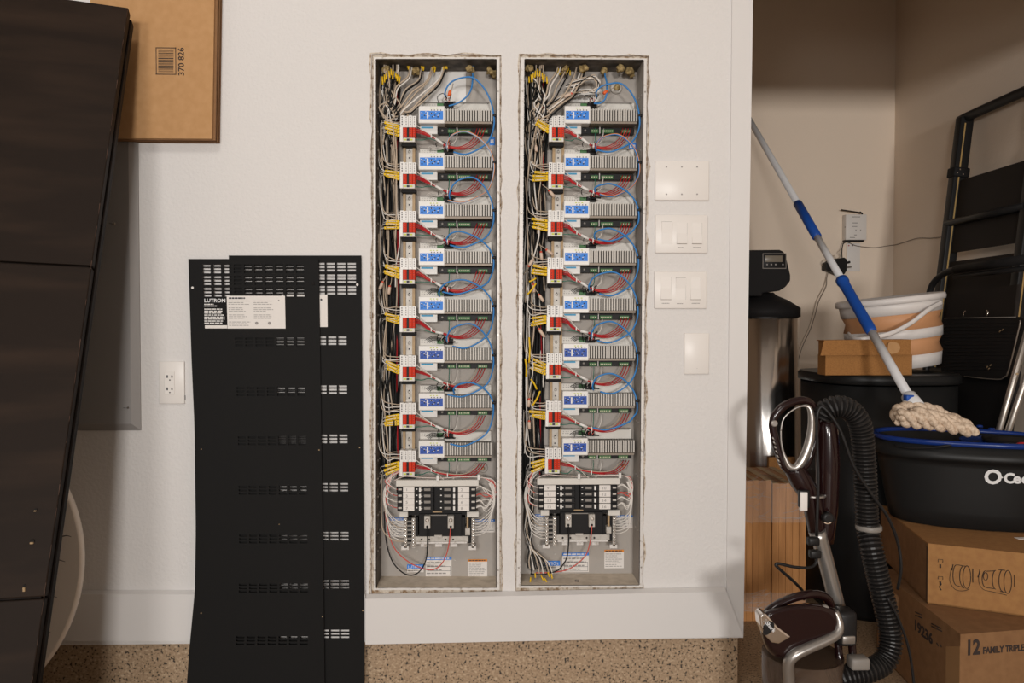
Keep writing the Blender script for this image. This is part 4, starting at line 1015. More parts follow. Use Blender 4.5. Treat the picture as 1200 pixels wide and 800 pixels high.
def on_sheet(pt, xa, Wp, x, y, off=.0015):
    q = pt((x-xa)/Wp, y); q.y -= off; return q
def flatbox(pt, xa, Wp, x0, y0, x1, y1, name, m, parent, off=.0015, th=.0006):
    c = [on_sheet(pt, xa, Wp, *v, off) for v in ((x0, y0), (x1, y0), (x1, y1), (x0, y1))]
    return MB().prism(c, (0, -th, 0)).build(name, m, parent)
lbF = flatbox(ptF, xaF, WF, 265.5, 346.5, 333.8, 384.8, 'white_label', 'paper', tF)
lbB = flatbox(ptF, xaF, WF, 238.2, 348, 265.3, 384.6, 'brand_label', 'satin_black_sheet', tF)
lbW = flatbox(ptF, xaF, WF, 239, 381, 265.2, 384.6, 'label_footer', 'paper', tF, .0022)
a = on_sheet(ptF, xaF, WF, 239, 354, .003); text('LUTRON', 5.9*S(-.03), a, 'logo_white', lbB, 'lettering', None, 1.05, .02)
def sheet_lines(x0, y0, x1, y1, n, m, par, seed, fill=.4, rag=.4):
    a, b = on_sheet(ptF, xaF, WF, x0, y0, .0026), on_sheet(ptF, xaF, WF, x1, y1, .0026)
    lines(a.x, b.x, b.z, a.z, n, min(a.y, b.y), fill, seed, rag).build('fine_print', m, par)
sheet_lines(239, 355.5, 255, 359.5, 2, 'white_print', lbB, 1, .6)
sheet_lines(239, 361, 264.5, 379.5, 8, 'white_print', lbB, 2, .5, .2)
sheet_lines(268, 348, 288, 350.5, 1, 'dark_print', lbF, 3, .7, .1)
for n in range(4):
    sheet_lines(267.5, 351.5+n*8.2, 294, 357.5+n*8.2, 3, 'grey_print', lbF, 4+n, .35)
    if n < 3: sheet_lines(297, 351.5+n*8.2, 320, 357.5+n*8.2, 3, 'grey_print', lbF, 14+n, .35)
for x in (300, 315):
    a = on_sheet(ptF, xaF, WF, x, 378.5, .0026); MB().lathe([(.0042, 0), (.0030, -.0002)], a, 14, 'y').build('approval_mark', 'grey_print', lbF)
a = on_sheet(ptF, xaF, WF, 326.5, 351.8, .0026); MB().lathe([(.0020, 0), (.0016, -.0002)], a, 10, 'y').build('approval_mark', 'grey_print', lbF)
flatbox(ptR, xaR, WR, 330, 345, 383.6, 383, 'white_label', 'paper', tR)
a = on_sheet(ptR, xaR, WR, 376.5, 351, .0026); MB().lathe([(.0028, 0), (.0024, -.0002)], a, 10, 'y').build('approval_mark', 'dark_print', tR)
for (tt, pt, xa, Wp, x, y, w) in ((tF, ptF, xaF, WF, 225.5, 337, 3), (tR, ptR, xaR, WR, 418.8, 333.5, 3.2), (tF, ptF, xaF, WF, 229.5, 526, 1.4), (tF, ptF, xaF, WF, 231.5, 718, 1.6), (tF, ptF, xaF, WF, 371, 527, 1.6), (tF, ptF, xaF, WF, 372.5, 722, 1.7), (tR, ptR, xaR, WR, 420, 524, 1.7), (tR, ptR, xaR, WR, 422, 715, 1.8), (tF, ptF, xaF, WF, 322, 614, 1.1)):
    a = on_sheet(pt, xa, Wp, x, y, .001); MB().lathe([(w*.5*S(0), 0), (w*.45*S(0), -.0006)], a, 10, 'y').build('screw_hole', 'paper' if w > 2.5 else 'brass', tt)
a = on_sheet(ptF, xaF, WF, 367, 332, .001); MB().lathe([(.005, 0), (.0045, -.001), (.002, -.0012)], a, 12, 'y').build('screw_hole', 'dark_hole', tF)
# folded flange edge catching light on the front cover's right side
c0 = [ptF(1.0, y) for y in range(304, 834, 24)]
MB().tube([q+Vector((.0006, 0, 0)) for q in c0], .0011, 4).build('folded_edge', 'soft_black', tF)

# ------------------------------------------------------------------ alcove: water softener
Y1 = 1.18
rt = .150; cx = P(933.2, 420, Y1).x-rt
zc = lambda py, y=Y1: P(900, py, y).z
t = thing('water_softener', 'tall chrome wrapped water softener tank with black control head behind the partition', 'water softener', (cx, Y1, 0))
MB().lathe([(rt-.01, 0), (rt, .01), (rt, zc(371)), (rt-.004, zc(371)+.002)], (cx, Y1, 0), 40).build('tank', 'foil_wrap', t)
MB().lathe([(rt-.004, zc(372)), (rt+.006, zc(371)), (rt+.006, zc(361)), (rt-.045, zc(352)), (.055, zc(346)), (.045, zc(343))], (cx, Y1, 0), 36).build('collar', 'soft_black', t)
hd = [(862, 293), (914, 292.5), (918.5, 294.5), (921, 299), (926.5, 322), (926.5, 329), (921, 336), (914, 340.5), (894, 343.5), (893, 347), (862, 347)]
hp = [P(x, y, Y1-.12) for x, y in hd]
h = MB().prism(hp, (0, .2, 0)).build('control_head', 'soft_black', t)
md = h.modifiers.new('b', 'BEVEL'); md.width = .006; md.segments = 3; md.limit_method = 'ANGLE'
yq = Y1-.121
def qd(x0, y0, x1, y1, y, name, m, par, th=.003, r=.001):
    a, b = P(x0, y0, y), P(x1, y1, y); return MB().bbox(a.x, b.x, y-th, y+.002, b.z, a.z, r, 2).build(name, m, par)
rim = qd(893.5, 296.5, 921.5, 315, yq, 'display_rim', 'grey_rim', h, .002, .003)
qd(894.3, 297.4, 920.7, 314, yq-.001, 'display_face', 'black_plastic', h, .002, .003)
qd(896.5, 299.2, 916.8, 307, yq-.002, 'lcd', 'lcd', h, .002)
for x in (898, 903, 908, 916.5): qd(x, 309, x+1.8, 310.6, yq-.003, 'button', 'grey_print', h, .001, .0003)
# brine tank
yb = .45
tc_ = P(1026, 438, .72); zt_ = P(1026, 438.5, .55).z
def sring(c, hw, z, p=3.0, n=56):
    return [Vector((c.x+math.copysign(abs(math.cos(q))**(2/p), math.cos(q))*hw, c.y+math.copysign(abs(math.sin(q))**(2/p), math.sin(q))*hw, z)) for q in [2*PI*i/n for i in range(n)]]
def sloft(rings):
    mb = MB(); n = len(rings[0]); mb.add([v for r in rings for v in r], [(i*n+k, i*n+(k+1) % n, (i+1)*n+(k+1) % n, (i+1)*n+k) for i in range(len(rings)-1) for k in range(n)], True)
    mb.add(rings[0], [list(range(n))[::-1]]); mb.add(rings[-1], [list(range(n))]); return mb
t = thing('salt_tank', 'large black salt tank with flat lid behind the vacuum cleaner', 'storage tank', (tc_.x, tc_.y, 0))
sloft([sring(tc_, .225, 0), sring(tc_, .235, .02), sring(tc_, .247, zt_-.04)]).build('tank_body', 'mop_bucket_black', t)
sloft([sring(tc_, .249, zt_-.035), sring(tc_, .257, zt_-.032), sring(tc_, .257, zt_-.008), sring(tc_, .250, zt_)]).build('lid', 'mop_bucket_black', t)
a = Vector((0, 0, zt_))
ZT = a.z
# mailer box on the tank
ym = .50; a, b = P(967.5, 415, ym), P(1069, 439, ym); zm = ZT
t = thing('mailer_box', 'small brown cardboard mailer box with a tongue flap on the black salt tank', 'cardboard box', ((a.x+b.x)/2, ym, ZT))
MB().bbox(a.x, b.x, ym, ym+.065, ZT, a.z-.001, .0015, 1).build('box_body', 'mailer_card', t)
c = [P(961.5, 416.5, ym-.014), P(1067.5, 415.5, ym-.016), P(1067.5, 397.5, ym+.0), P(966, 398.5, ym+.0)]
MB().prism(c, (0, .003, 0)).build('front_flap', 'mailer_card', t)
c2 = [c[3], c[2], c[2]+Vector((0, .065, .0)), c[3]+Vector((0, .065, .0))]
MB().prism(c2, (0, 0, -.003)).build('lid', 'mailer_card', t)
MB().box(c[3].x+.006, c[2].x-.004, ym+.01, ym+.062, a.z-.001, c[2].z-.003).build('lid_core', 'mailer_card', t)
pts = []
for n in range(13):
    an = -PI/2+PI*n/12; pts.append(P(1046+9*math.cos(an)*1.0, 407.3+7.2*math.sin(an), ym-.0175))
pts = [P(1041, 402, ym-.0175), ]+pts[0:0]+[P(1044, 400.2, ym-.0175)]+pts[2:11]+[P(1044, 414.6, ym-.0175), P(1040, 411, ym-.0175)]
MB().prism(pts, (0, .002, 0)).build('tongue', 'cardboard', t, 'lighter rounded tongue of the flap')
# collapsible bucket
yc = .76; rb = .205; c0 = P(1049.5, 438, yc); c0.z = ZT
Mt = Matrix.Rotation(-math.radians(6.5), 3, 'Y')
t = thing('collapsible_bucket', 'white and peach collapsible bucket tilted on the black salt tank', 'bucket', c0)
k0 = S(yc)
lift = Vector((0, 0, .175*math.sin(math.radians(6.5))))
cc = c0+lift; RS_ = .925
H = [0, 15, 16.5, 31, 32.5, 43, 44.5, 65, 66.5, 76, 78, 83]
def band(z0, z1, r0, r1, name, m, fold=0):
    prof = [(r0, z0), ((r0+r1)/2-fold, (z0*.45+z1*.55)), (r1, z1)]
    prof = [(r0-.004, z0-.0005)]+prof+[(r1-.004, z1+.0005)]
    return MB().lathe([(r_*RS_, z_) for r_, z_ in prof], cc, 48, 'z', Mt).build(name, m, t)
band(0, 15*k0, .168, .176, 'lower_band', 'bucket_white')
band(15*k0, 33*k0, .178, .180, 'lower_fold', 'bucket_peach', .012)
band(33*k0, 44*k0, .184, .187, 'middle_band', 'bucket_white')
band(44*k0, 62*k0, .187, .189, 'upper_fold', 'bucket_peach', .012)
band(62*k0, 76*k0, .191, .196, 'upper_band', 'bucket_white')
MB().lathe([(r_*RS_, z_) for r_, z_ in [(.196, 74*k0), (.207, 74.5*k0), (.210, 78*k0), (.207, 81*k0), (.200, 82*k0), (.190, 79*k0)]], cc, 56, 'z', Mt).build('rim', 'bucket_white', t)
hpts = [P(1104, 354, yc-.15), P(1088, 363, yc-.20), P(1068, 378, yc-.215), P(1045, 390, yc-.225), P(1020, 396, yc-.22), P(1003, 397, yc-.20), P(994, 391, yc-.14)]
MB().tube(hpts, .0085, 8, sub=6, prof=(.45, 1)).build('handle', 'bucket_white', t)
# network box, antenna, outlet, adapter and cables on the back wall
wb = AY
def wq(x0, y0, x1, y1, y0w, y1w, name, m, par, r=.002):
    a, b = P(x0, y0, y0w), P(x1, y1, y0w); return MB().bbox(a.x, b.x, y0w, y1w, b.z, a.z, r, 2).build(name, m, par)
a = P(1003, 281, AY)
t = thing('wall_transceiver', 'small white transceiver box with black antenna on the alcove back wall', 'transceiver', a)
bd = wq(991.5, 251, 1015.5, 281, AY-.045, AY, 'case', 'plate_white', t)
wq(991, 280.6, 1013, 283, AY-.043, AY-.006, 'bottom_vent', 'black_plastic', t)
MB().tube([P(985.5, 245.7, AY-.03), P(1009, 249.2, AY-.03)], .0032, 8).build('antenna', 'black_plastic', t)
MB().tube([P(1007.5, 248.6, AY-.03), P(1010.3, 250, AY-.03), P(1010, 253, AY-.03)], .0052, 8).build('antenna_hinge', 'black_plastic', t)
for n, (x0, y0, x1) in enumerate(((999, 253.6, 1008), (999, 260.7, 1005), (999, 264.8, 1004.5), (1001, 274.8, 1004), (996, 277.8, 1002))):
    wq(x0, y0, x1, y0+.9, AY-.0456, AY-.044, 'print', 'grey_print', bd, .0001)
for x, y in ((1003, 269.5), (1008.5, 269.5)): MB().lathe([(.003, 0), (.0028, -.001)], P(x, y, AY-.045), 8, 'y').build('led', 'grey_rim', bd)
MB().lathe([(.005, 0), (.004, -.006)], P(991.5, 266, AY-.035), 8, 'x').build('side_screw', 'screw', t)
a = P(998, 312, AY)
t = thing('wall_outlet', 'white power outlet plate below the transceiver box in the alcove', 'outlet', a)
wq(992.5, 285, 1008, 318, AY-.007, AY, 'plate', 'plate_white', t)
MB().lathe([(.0035, 0), (.003, -.001)], P(994.8, 287.6, AY-.009), 8, 'y').build('jack', 'wire_bright_red', t); MB().lathe([(.0035, 0), (.003, -.001)], P(999, 287.6, AY-.009), 8, 'y').build('jack', 'black_plastic', t)
t = thing('power_adapter', 'black plug-in power adapter on the alcove outlet beside the mop handle', 'power adapter', P(985, 320, AY-.05))
ad = [(976, 303.5), (990, 301.5), (993, 304), (992.5, 317), (990, 321), (984, 322.5), (974, 318), (968, 316), (968, 308)]
h = MB().prism([P(x, y, AY-.06) for x, y in ad], (0, .055, 0)).build('case', 'black_plastic', t); md = h.modifiers.new('b', 'BEVEL'); md.width = .004; md.segments = 2
MB().tube([P(991, 308, AY-.035), P(996, 306.8, AY-.035)], .006, 8).build('plug', 'black_plastic', t); MB().tube([P(991, 312.5, AY-.035), P(997.5, 312.5, AY-.035)], .0048, 8).build('barrel_plug', 'grey_rim', t)
t = thing('adapter_cord', 'thin black cord joining the transceiver box to the power adapter', 'cord', P(987, 300, AY-.03))
MB().tube([P(x, y, AY-.03) for x, y in ((993, 283), (988.5, 285), (987, 290), (986.5, 297), (987, 303))], .0026, 6, sub=5).build('cord', 'black_plastic', t)
MB().tube([P(x, y, AY-.02) for x, y in ((986, 291), (982, 296), (985, 300), (980, 303), (977, 299), (972, 306), (966, 312), (963, 308), (967, 304), (972, 309))], .0014, 5, sub=5).build('loose_wire', 'wire_cream', t)
t = thing('thin_wall_cable', 'thin beige cable running from the transceiver across the corner behind the ladder', 'cable', P(1047, 288, AY-.01))
cp = [P(994, 283.5, AY-.012), P(1002, 287.5, AY-.012), P(1013, 289.3, AY-.008), P(1026, 290, AY-.006), P(1037, 288.5, AY-.006), P(1045.5, 287.2, AY-.006)]
rw = [PXP(x, y, RX-.006) for x, y in ((1050, 286.6), (1058, 284.3), (1068, 281), (1077, 278.8), (1090, 279), (1100, 278), (1112, 277))]
MB().tube(cp+rw, .0019, 6, sub=4).build('cable', 'ledge_brown', t)
t = thing('hanging_wires', 'two thin beige wires hanging from the adapter towards the softener tank', 'wires', P(940, 410, AY-.02))
for o in (0, 3):
    MB().tube([P(x+(o if y > 330 else o*.3), y, AY-.012) for x, y in ((970, 318), (968, 326), (965, 336), (957, 352), (953, 366), (947, 385), (939, 402), (933, 420), (930, 440))], .0019, 6, sub=4).build('wire', 'wire_cream' if o == 0 else 'ledge_brown', t)
# ------------------------------------------------------------------ flooring bundles in shrink wrap
yp = PZ(900, 727.5, 0).y
def bundle(x0, x1, ptop, backpx, label, n, dz=0):
    a, b = P(x0, ptop, yp), P(x1, ptop, yp); dep = PZ(905, backpx, a.z).y-yp
    t = thing('flooring_bundle', label, 'wood bundle', ((a.x+b.x)/2, yp, 0), 'shrink wrapped flooring bundles behind the partition')
    w = (b.x-a.x)/n
    for i in range(n):
        MB().bbox(a.x+i*w+.0004, a.x+(i+1)*w-.0004, yp+(i % 2)*.0006, yp+dep, 0, a.z-(.0012 if i % 2 else 0), .0006, 1).build('plank', 'wood_plank', t)
    for i in range(n): MB().box(a.x+i*w+.0008, a.x+(i+1)*w-.0008, yp+.002, yp+dep-.001, a.z-.001, a.z+.0008).build('end_grain', 'plank_end', t) if i % 2 == 0 else None
    # wrap: thin bands of film round the bundle, one low and one high
    r = random.Random(int(x0))
    for za, zb_ in ((P(x0, 612, yp).z, a.z+.001), (P(x0, 716, yp).z, P(x0, 694, yp).z)):
        mb = MB(); N = 14
        for q in range(N):
            z0 = za+(zb_-za)*q/N; z1 = za+(zb_-za)*(q+1)/N; o0 = .001+.002*r.random(); 
            mb.add([(a.x-.002, yp+dep, z0), (a.x-.002, yp-.001-o0, z0), (b.x+.002, yp-.001-o0, z0), (b.x+.002, yp+dep, z0), (a.x-.002, yp+dep, z1), (a.x-.002, yp-.002, z1), (b.x+.002, yp-.002, z1), (b.x+.002, yp+dep, z1)], [(0, 1, 5, 4), (1, 2, 6, 5), (2, 3, 7, 6)])
        mb.build('shrink_wrap', 'shrink_wrap', t)
        mb = MB()
        for q in range(16):
            z0 = r.uniform(za, zb_-.004); x0_ = r.uniform(a.x, b.x-.02); L = r.uniform(.02, b.x-x0_); sl = r.uniform(-.02, .03)
            mb.tube([(x0_, yp-.0045, z0), (x0_+L*.5, yp-.0045, z0+sl*.4+r.uniform(-.002, .002)), (x0_+L, yp-.0045, z0+sl)], .0006, 4, sub=3)
        s = mb.build('wrap_wrinkle', 'wrap_wrinkle', t); s['kind'] = 'stuff'
    return a, b, dep
A1 = bundle(868, 904.3, 563, 541, 'bundle of upright wood flooring planks in shrink wrap, nearer the partition', 5)
A2 = bundle(905.3, 945, 566.5, 547, 'bundle of upright wood flooring planks in shrink wrap, right of its twin', 5)
mb = MB()
for (a, b, dep) in (A2,):
    mb2 = lines(a.x+.012, a.x+.075, yp+.03, yp+.16, 6, 0, .3, 4)
    vs = [Vector((v.x, v.z, a.z+.0015)) for v in mb2.v]; mb.add(vs, mb2.f)
t2 = [o for o in COL.objects if o.get('label', '').startswith('bundle of upright') and 'right of' in o['label']][0]
mb.build('printed_lines', 'dark_print', t2)
# small carton behind the bundles
a = P(894, 533, yp+.50); 
t = thing('small_carton', 'small brown carton peeking out behind the flooring bundles by the vacuum handle', 'carton', (a.x+.03, yp+.52, 0))
MB().bbox(a.x-.0, a.x+.11, yp+.43, yp+.452, 0, PZ(900, 537, .55).z*0+P(900, 536, yp+.43).z, .002, 1).build('carton_body', 'mailer_card', t)
# ------------------------------------------------------------------ boxes on the floor at the right
def carton(A, ud, vd, wu, wv, z0, z1, label, name='cardboard_box', m='cardboard_mid', side='cardboard_dark'):
    ud = Vector((ud.x, ud.y, 0)).normalized(); vd = Vector((vd.x, vd.y, 0)).normalized()
    A = Vector((A.x, A.y, z0)); B = A+ud*wu; Cc = A+ud*wu+vd*wv; Dd = A+vd*wv; up = Vector((0, 0, z1-z0)); th = .005
    t = thing(name, label, 'cardboard box', (A+Cc)/2)
    MB().prism([A, B, B+up, A+up], vd*th).build('front_wall', m, t)
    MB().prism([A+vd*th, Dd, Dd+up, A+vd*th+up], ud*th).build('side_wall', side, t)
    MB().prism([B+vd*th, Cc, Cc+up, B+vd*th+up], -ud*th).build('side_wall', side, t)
    MB().prism([Dd, Cc, Cc+up, Dd+up], -vd*th).build('back_wall', m, t)
    MB().prism([A, B, Cc, Dd], Vector((0, 0, .004))).build('base_flap', m, t)
    g = .0012; e = wv/2
    MB().prism([A+up+Vector((0, 0, .0)), B+up, B+up+vd*(e-g), A+up+vd*(e-g)], Vector((0, 0, .004))).build('top_flap', m, t)
    MB().prism([A+up+vd*(e+g), B+up+vd*(e+g), Cc+up, Dd+up], Vector((0, 0, .004))).build('top_flap', m, t)
    return t, A, ud, vd
zl = P(1125.5, 743, -.25).z
A = P(1125.5, 743, -.25); R1 = PZ(1200, 737.5, zl); K1 = PZ(1036, 673, zl)
vdl = (K1-A); vdl.z = 0
udl = R1-A; udl.z = 0
wl = min(.50, (RX-.03-A.x)/udl.normalized().x)
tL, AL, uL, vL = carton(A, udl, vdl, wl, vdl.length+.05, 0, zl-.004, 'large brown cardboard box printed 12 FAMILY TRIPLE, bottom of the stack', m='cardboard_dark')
MF = basis(uL, (0, 0, 1))
def on_front(t, A0, ud, MFb, zt, px, py, vd):
    n = vd; d = ray(px, py); nn = Vector((ud.y, -ud.x, 0)).normalized(); s = nn.dot(A0-CL)/nn.dot(d); return CL+d*s
def pf(px, py, off=.0008):
    nn = Vector((uL.y, -uL.x, 0)).normalized(); 
    if nn.y > 0: nn = -nn
    d = ray(px, py); s = nn.dot(AL-CL)/nn.dot(d); return CL+d*s+nn*off
q = pf(1131, 767); q2 = pf(1150, 767); hgt = (pf(1131, 749.5)-q).length
text('12', hgt*1.40, q, 'print_on_card', tL, 'number', MF, .80, .03)
q = pf(1151.5, 765.5); hs_ = (pf(1151.5, 758)-q).length
text('FAMILY TRIPLE ROLLS', hs_*1.40, q, 'print_on_card', tL, 'lettering', MF, .80, .028)
def ps(px, py, A0, vd, ud, off=.0008):
    nn = Vector((-vd.y, vd.x, 0)).normalized()
    if nn.dot(ud) > 0: nn = -nn
    d = ray(px, py); s = nn.dot(A0-CL)/nn.dot(d); return CL+d*s+nn*off
MS = basis(-vL, (0, 0, 1))
q = ps(1071, 736, AL, vL, uL); q2 = ps(1071, 724, AL, vL, uL); e = ps(1097, 748, AL, vL, uL)
wid = (Vector((e.x-q.x, e.y-q.y, 0))).length; hg = (q2-q).length
text('19236', hg*1.35, q, 'print_on_card', tL, 'number', MS, wid/(hg*1.35*2.9), .03)
q = ps(1073, 722.5, AL, vL, uL); text('TISSUE', hg*.5, q, 'print_on_card', tL, 'lettering', MS, 1.2, .02) if False else None
mb = MB(); r = random.Random(8)
for (x0, y0, x1, y1) in ((1073, 717, 1080, 720), (1073, 720.5, 1081, 724), (1092, 730.5, 1103, 736), (1092, 733.5, 1104, 739.5), (1098, 753, 1100, 757), (1102, 755, 1103.5, 758)):
    mb.tube([ps(x0, y0, AL, vL, uL), ps((x0+x1)/2, (y0+y1)/2, AL, vL, uL), ps(x1, y1, AL, vL, uL)], .0016, 4)
mb.build('small_print', 'print_on_card', tL)
# packing tape on its corner edge
MB().prism([AL+Vector((0, 0, .02))-uL*.001-vL*.001, AL+vL*.07+Vector((0, 0, .02))-uL*.001, AL+vL*.07+Vector((0, 0, zl-.06))-uL*.001, AL+Vector((0, 0, zl-.03))-uL*.001-vL*.001], -uL*.0006).build('tape', 'packing_tape', tL)
q = AL+vL*(.36)+Vector((0, 0, zl-.03))
MB().prism([q-uL*.001, q+vL*.05-uL*.001, q+vL*.05-uL*.001-Vector((0, 0, .12)), q-uL*.001-Vector((0, 0, .10))], -uL*.0006).build('tape', 'packing_tape', tL)
# upper box
C = PZ(1087, 707.5, zl); zu = P(1087, 636.5, C.y).z
R2 = PZ(1200, 722.5, zl); K2 = PZ(1032, 592, zu)
vdu = K2-C; vdu.z = 0; udu = R2-C; udu.z = 0
wu = min(.5, (RX-.04-C.x)/udu.normalized().x)
tU, AU, uU, vU = carton(C, udu, vdu, wu, vdu.length, zl+.001, zu-.004, 'brown cardboard box with printed jar outlines between the lower box and the mop bucket')
nnU = Vector((uU.y, -uU.x, 0)).normalized(); nnU = -nnU if nnU.y > 0 else nnU
def pu(px, py, off=.0012):
    d = ray(px, py); s = nnU.dot(AU-CL)/nnU.dot(d); return CL+d*s+nnU*off
def stroke(mb, pts, r=.0009, closed=False, sub=4):
    q = [pu(x, y) for x, y in pts]
    if closed: q = q+[q[0]]
    mb.tube(q, r, 4, sub=sub)
def ell(cx_, cy_, rx, ry, a0=0, a1=360, n=14): return [(cx_+rx*math.cos(math.radians(a0+(a1-a0)*i/n)), cy_+ry*math.sin(math.radians(a0+(a1-a0)*i/n))) for i in range(n+1)]
mb = MB()
stroke(mb, ell(1133, 676, 4.6, 13.3)); stroke(mb, ell(1129, 675, 4.4, 12, 90, 270)); stroke(mb, [(1131, 663), (1122, 661.5)]); stroke(mb, [(1130, 688.5), (1122, 686)])
stroke(mb, ell(1121, 673.5, 4.2, 12, 90, 270)); stroke(mb, [(1115, 665), (1113, 680), (1119, 690), (1128, 692), (1136, 690)], .0007)
stroke(mb, ell(1181, 681.5, 4.6, 13.5)); stroke(mb, ell(1175, 680, 4.4, 12.5, 90, 270)); stroke(mb, [(1178, 668), (1170, 667)]); stroke(mb, [(1180, 694.5), (1172, 692.5)])
stroke(mb, ell(1167, 679, 4.0, 11, 90, 270)); stroke(mb, [(1166, 668.5), (1156, 669)]); stroke(mb, [(1166, 689.5), (1156, 688)]); stroke(mb, ell(1155, 678, 4, 9.5, 90, 270)); stroke(mb, ell(1155, 675, 2.6, 4.5))
stroke(mb, [(1148, 667), (1147, 681), (1152, 690), (1163, 693), (1180, 697)], .0007)
for x, y in ((1102, 655), (1102, 675)):
    stroke(mb, [(x-2.5, y+3.4), (x-2.5, y), (x+2.8, y+.4), (x+2.8, y+3.8)], .0008, sub=1)
    mb.tube([pu(x, y+6), pu(x, y+10)], .0021, 5)
stroke(mb, [(1101, 681), (1103, 684), (1101, 687), (1103, 691)], .0014)
mb.tube([pu(1140, 666), pu(1140, 682)], .0013, 4); mb.tube([pu(1189, 673), pu(1189, 687)], .0013, 4); mb.tube([pu(1148.5, 669), pu(1146, 676)], .0014, 4); mb.tube([pu(1117, 661), pu(1115.5, 668)], .0012, 4)
mb.build('printed_drawing', 'print_on_card', tU)
# shadow-side torn corner: dark slit of the flap joint
MB().prism([AU-uU*.0008+Vector((0, 0, .006)), AU+vU*.012-uU*.0008+Vector((0, 0, .006)), AU+vU*.012-uU*.0008+Vector((0, 0, zu-zl-.012)), AU-uU*.0008+Vector((0, 0, zu-zl-.012))], -uU*.0005).build('corner_flap', 'cardboard_core', tU)
# ------------------------------------------------------------------ mop bucket
zr = zu+.262
def oval(c, a_, b_, ang, z, n=56, p=2.5):
    out = []
    for i in range(n):
        t_ = 2*PI*i/n; ct, st = math.cos(t_), math.sin(t_)
        x = math.copysign(abs(ct)**(2/p), ct)*a_; y = math.copysign(abs(st)**(2/p), st)*b_
        out.append(Vector((c.x+x*math.cos(ang)-y*math.sin(ang), c.y+x*math.sin(ang)+y*math.cos(ang), z)))
    return out
def loft(rings, cap0=True, cap1=True):
    mb = MB(); n = len(rings[0]); mb.add([v for r in rings for v in r], [(i*n+k, i*n+(k+1) % n, (i+1)*n+(k+1) % n, (i+1)*n+k) for i in range(len(rings)-1) for k in range(n)], True)
    if cap0: mb.add(rings[0], [list(range(n))[::-1]])
    if cap1: mb.add(rings[-1], [list(range(n))])
    return mb
bc = Vector((1.495, .215, 0)); ang = math.radians(-22); BA, BB = .272, .172
t = thing('mop_bucket', 'black oval mop bucket with blue rim and red button on the brown boxes', 'mop bucket', (bc.x, bc.y, zu))
body = [oval(bc, BA*f, BB*f, ang, zu+.262*h) for f, h in ((.74, 0.001), (.80, .015), (.84, .2), (.885, .45), (.935, .72), (.955, .80))]
inn = [oval(bc, BA*f-.006, BB*f-.006, ang, zu+.262*h) for f, h in ((.955, .98), (.90, .5), (.85, .25), (.80, .06))]
band_ = [oval(bc, BA*f, BB*f, ang, zu+.262*h) for f, h in ((.955, .80), (.985, .79), (.995, .83), (.985, .90), (.96, .91), (.965, .985)) ]
tub = loft(body+band_+inn, True, True).build('tub', 'mop_bucket_black', t)
rimr = [oval(bc, BA*f, BB*f, ang, zu+.262*h) for f, h in ((.955, .965), (.985, .97), (1.0, 1.0), (.985, 1.025), (.95, 1.03), (.93, 1.0), (.94, .97), (.955, .965))]
loft(rimr, False, False).build('blue_rim', 'bucket_blue', t)
# inner blue wringer deck on the right half, and splash tray
MB().prism([Vector((v.x, v.y, 0)) for v in oval(bc+Vector((.13, -.06, 0)), .10, .13, ang, 0, 30)], Vector((0, 0, .006))) if False else None
dk = [v+Vector((0, 0, 0)) for v in oval(bc+Vector((.12*math.cos(ang), .12*math.sin(ang), 0)), .135, .150, ang, zu+.262*.93, 40)]
MB().prism(dk, (0, 0, .008)).build('wringer_deck', 'bucket_blue', t, 'blue wringer deck')
dc = bc+Vector((.13*math.cos(ang), .13*math.sin(ang), 0))
MB().lathe([(.085, 0), (.088, .012), (.078, .014), (.070, -.002)], Vector((dc.x, dc.y, zu+.262*.96)), 32).build('wringer_ring', 'soft_black', t)
MB().lathe([(.066, -.0), (.070, .010), (.060, .012)], Vector((dc.x, dc.y, zu+.262*.955)), 32).build('wringer_basket', 'soft_black', t)
for px_, py_ in ((1148, 499.5), (1162, 503)):
    q = PZ(px_, py_, zr+.004); MB().lathe([(.011, -.004), (.010, .004), (.004, .006)], q, 14).build('deck_knob', 'bucket_blue', t)
# surface helpers: frontmost point of the tub under a pixel
def tubhit(px, py, f=.90):
    d = ray(px, py); best = None
    for i in range(2200):
        s = 1.6+i*.0005; p_ = CL+d*s
        dx, dy = p_.x-bc.x, p_.y-bc.y; x = dx*math.cos(ang)+dy*math.sin(ang); y = -dx*math.sin(ang)+dy*math.cos(ang)
        h = (p_.z-zu)/.262; ff = f if f else .8
        hs = ((0, .80), (.2, .84), (.45, .885), (.72, .935), (.80, .99), (1, .99)); ff = .8
        for (h0, f0), (h1, f1) in zip(hs, hs[1:]):
            if h0 <= h <= h1: ff = f0+(f1-f0)*(h-h0)/(h1-h0)
        if (abs(x)/(BA*ff))**2.5+(abs(y)/(BB*ff))**2.5 < 1: return p_
    return CL+d*2.2
# brand lettering wrapped on the front: letter by letter along the curved wall
lt = thing if False else None
def letter(ch, px, py, hpx, sx=1.0, bold=.03):
    o = text(ch, hpx*1.38, (0, 0, 0), 'logo_white', None, 'lettering', None, sx, bold, thick=0)
    for v in o.data.vertices:
        q = tubhit(px+v.co.x, py-v.co.z); out = Vector((q.x-bc.x, q.y-bc.y-.12, 0)).normalized()
        v.co = q+Vector((0, -.0035, 0))+out*.001-ORG[t.name]
    o.parent = t; return o
letter('O', 1152.2, 566.0, 16.5, 1.12, .035)
p_ = tubhit(1173.5, 559)
MB().lathe([(.0022, 0), (.0020, -.001)], p_+Vector((0, -.0035, 0)), 10, 'y').build('lettering', 'logo_white', t)
letter('C', 1175.3, 565.2, 11.5, 1.12, .045); letter('e', 1186.3, 565.4, 11.5, 1.15, .045); letter('d', 1195.8, 565.6, 11.5, 1.15, .045); letter('a', 1206, 565.8, 11.5, 1.15, .045); letter('r', 1216, 566, 11.5, 1.1, .045)
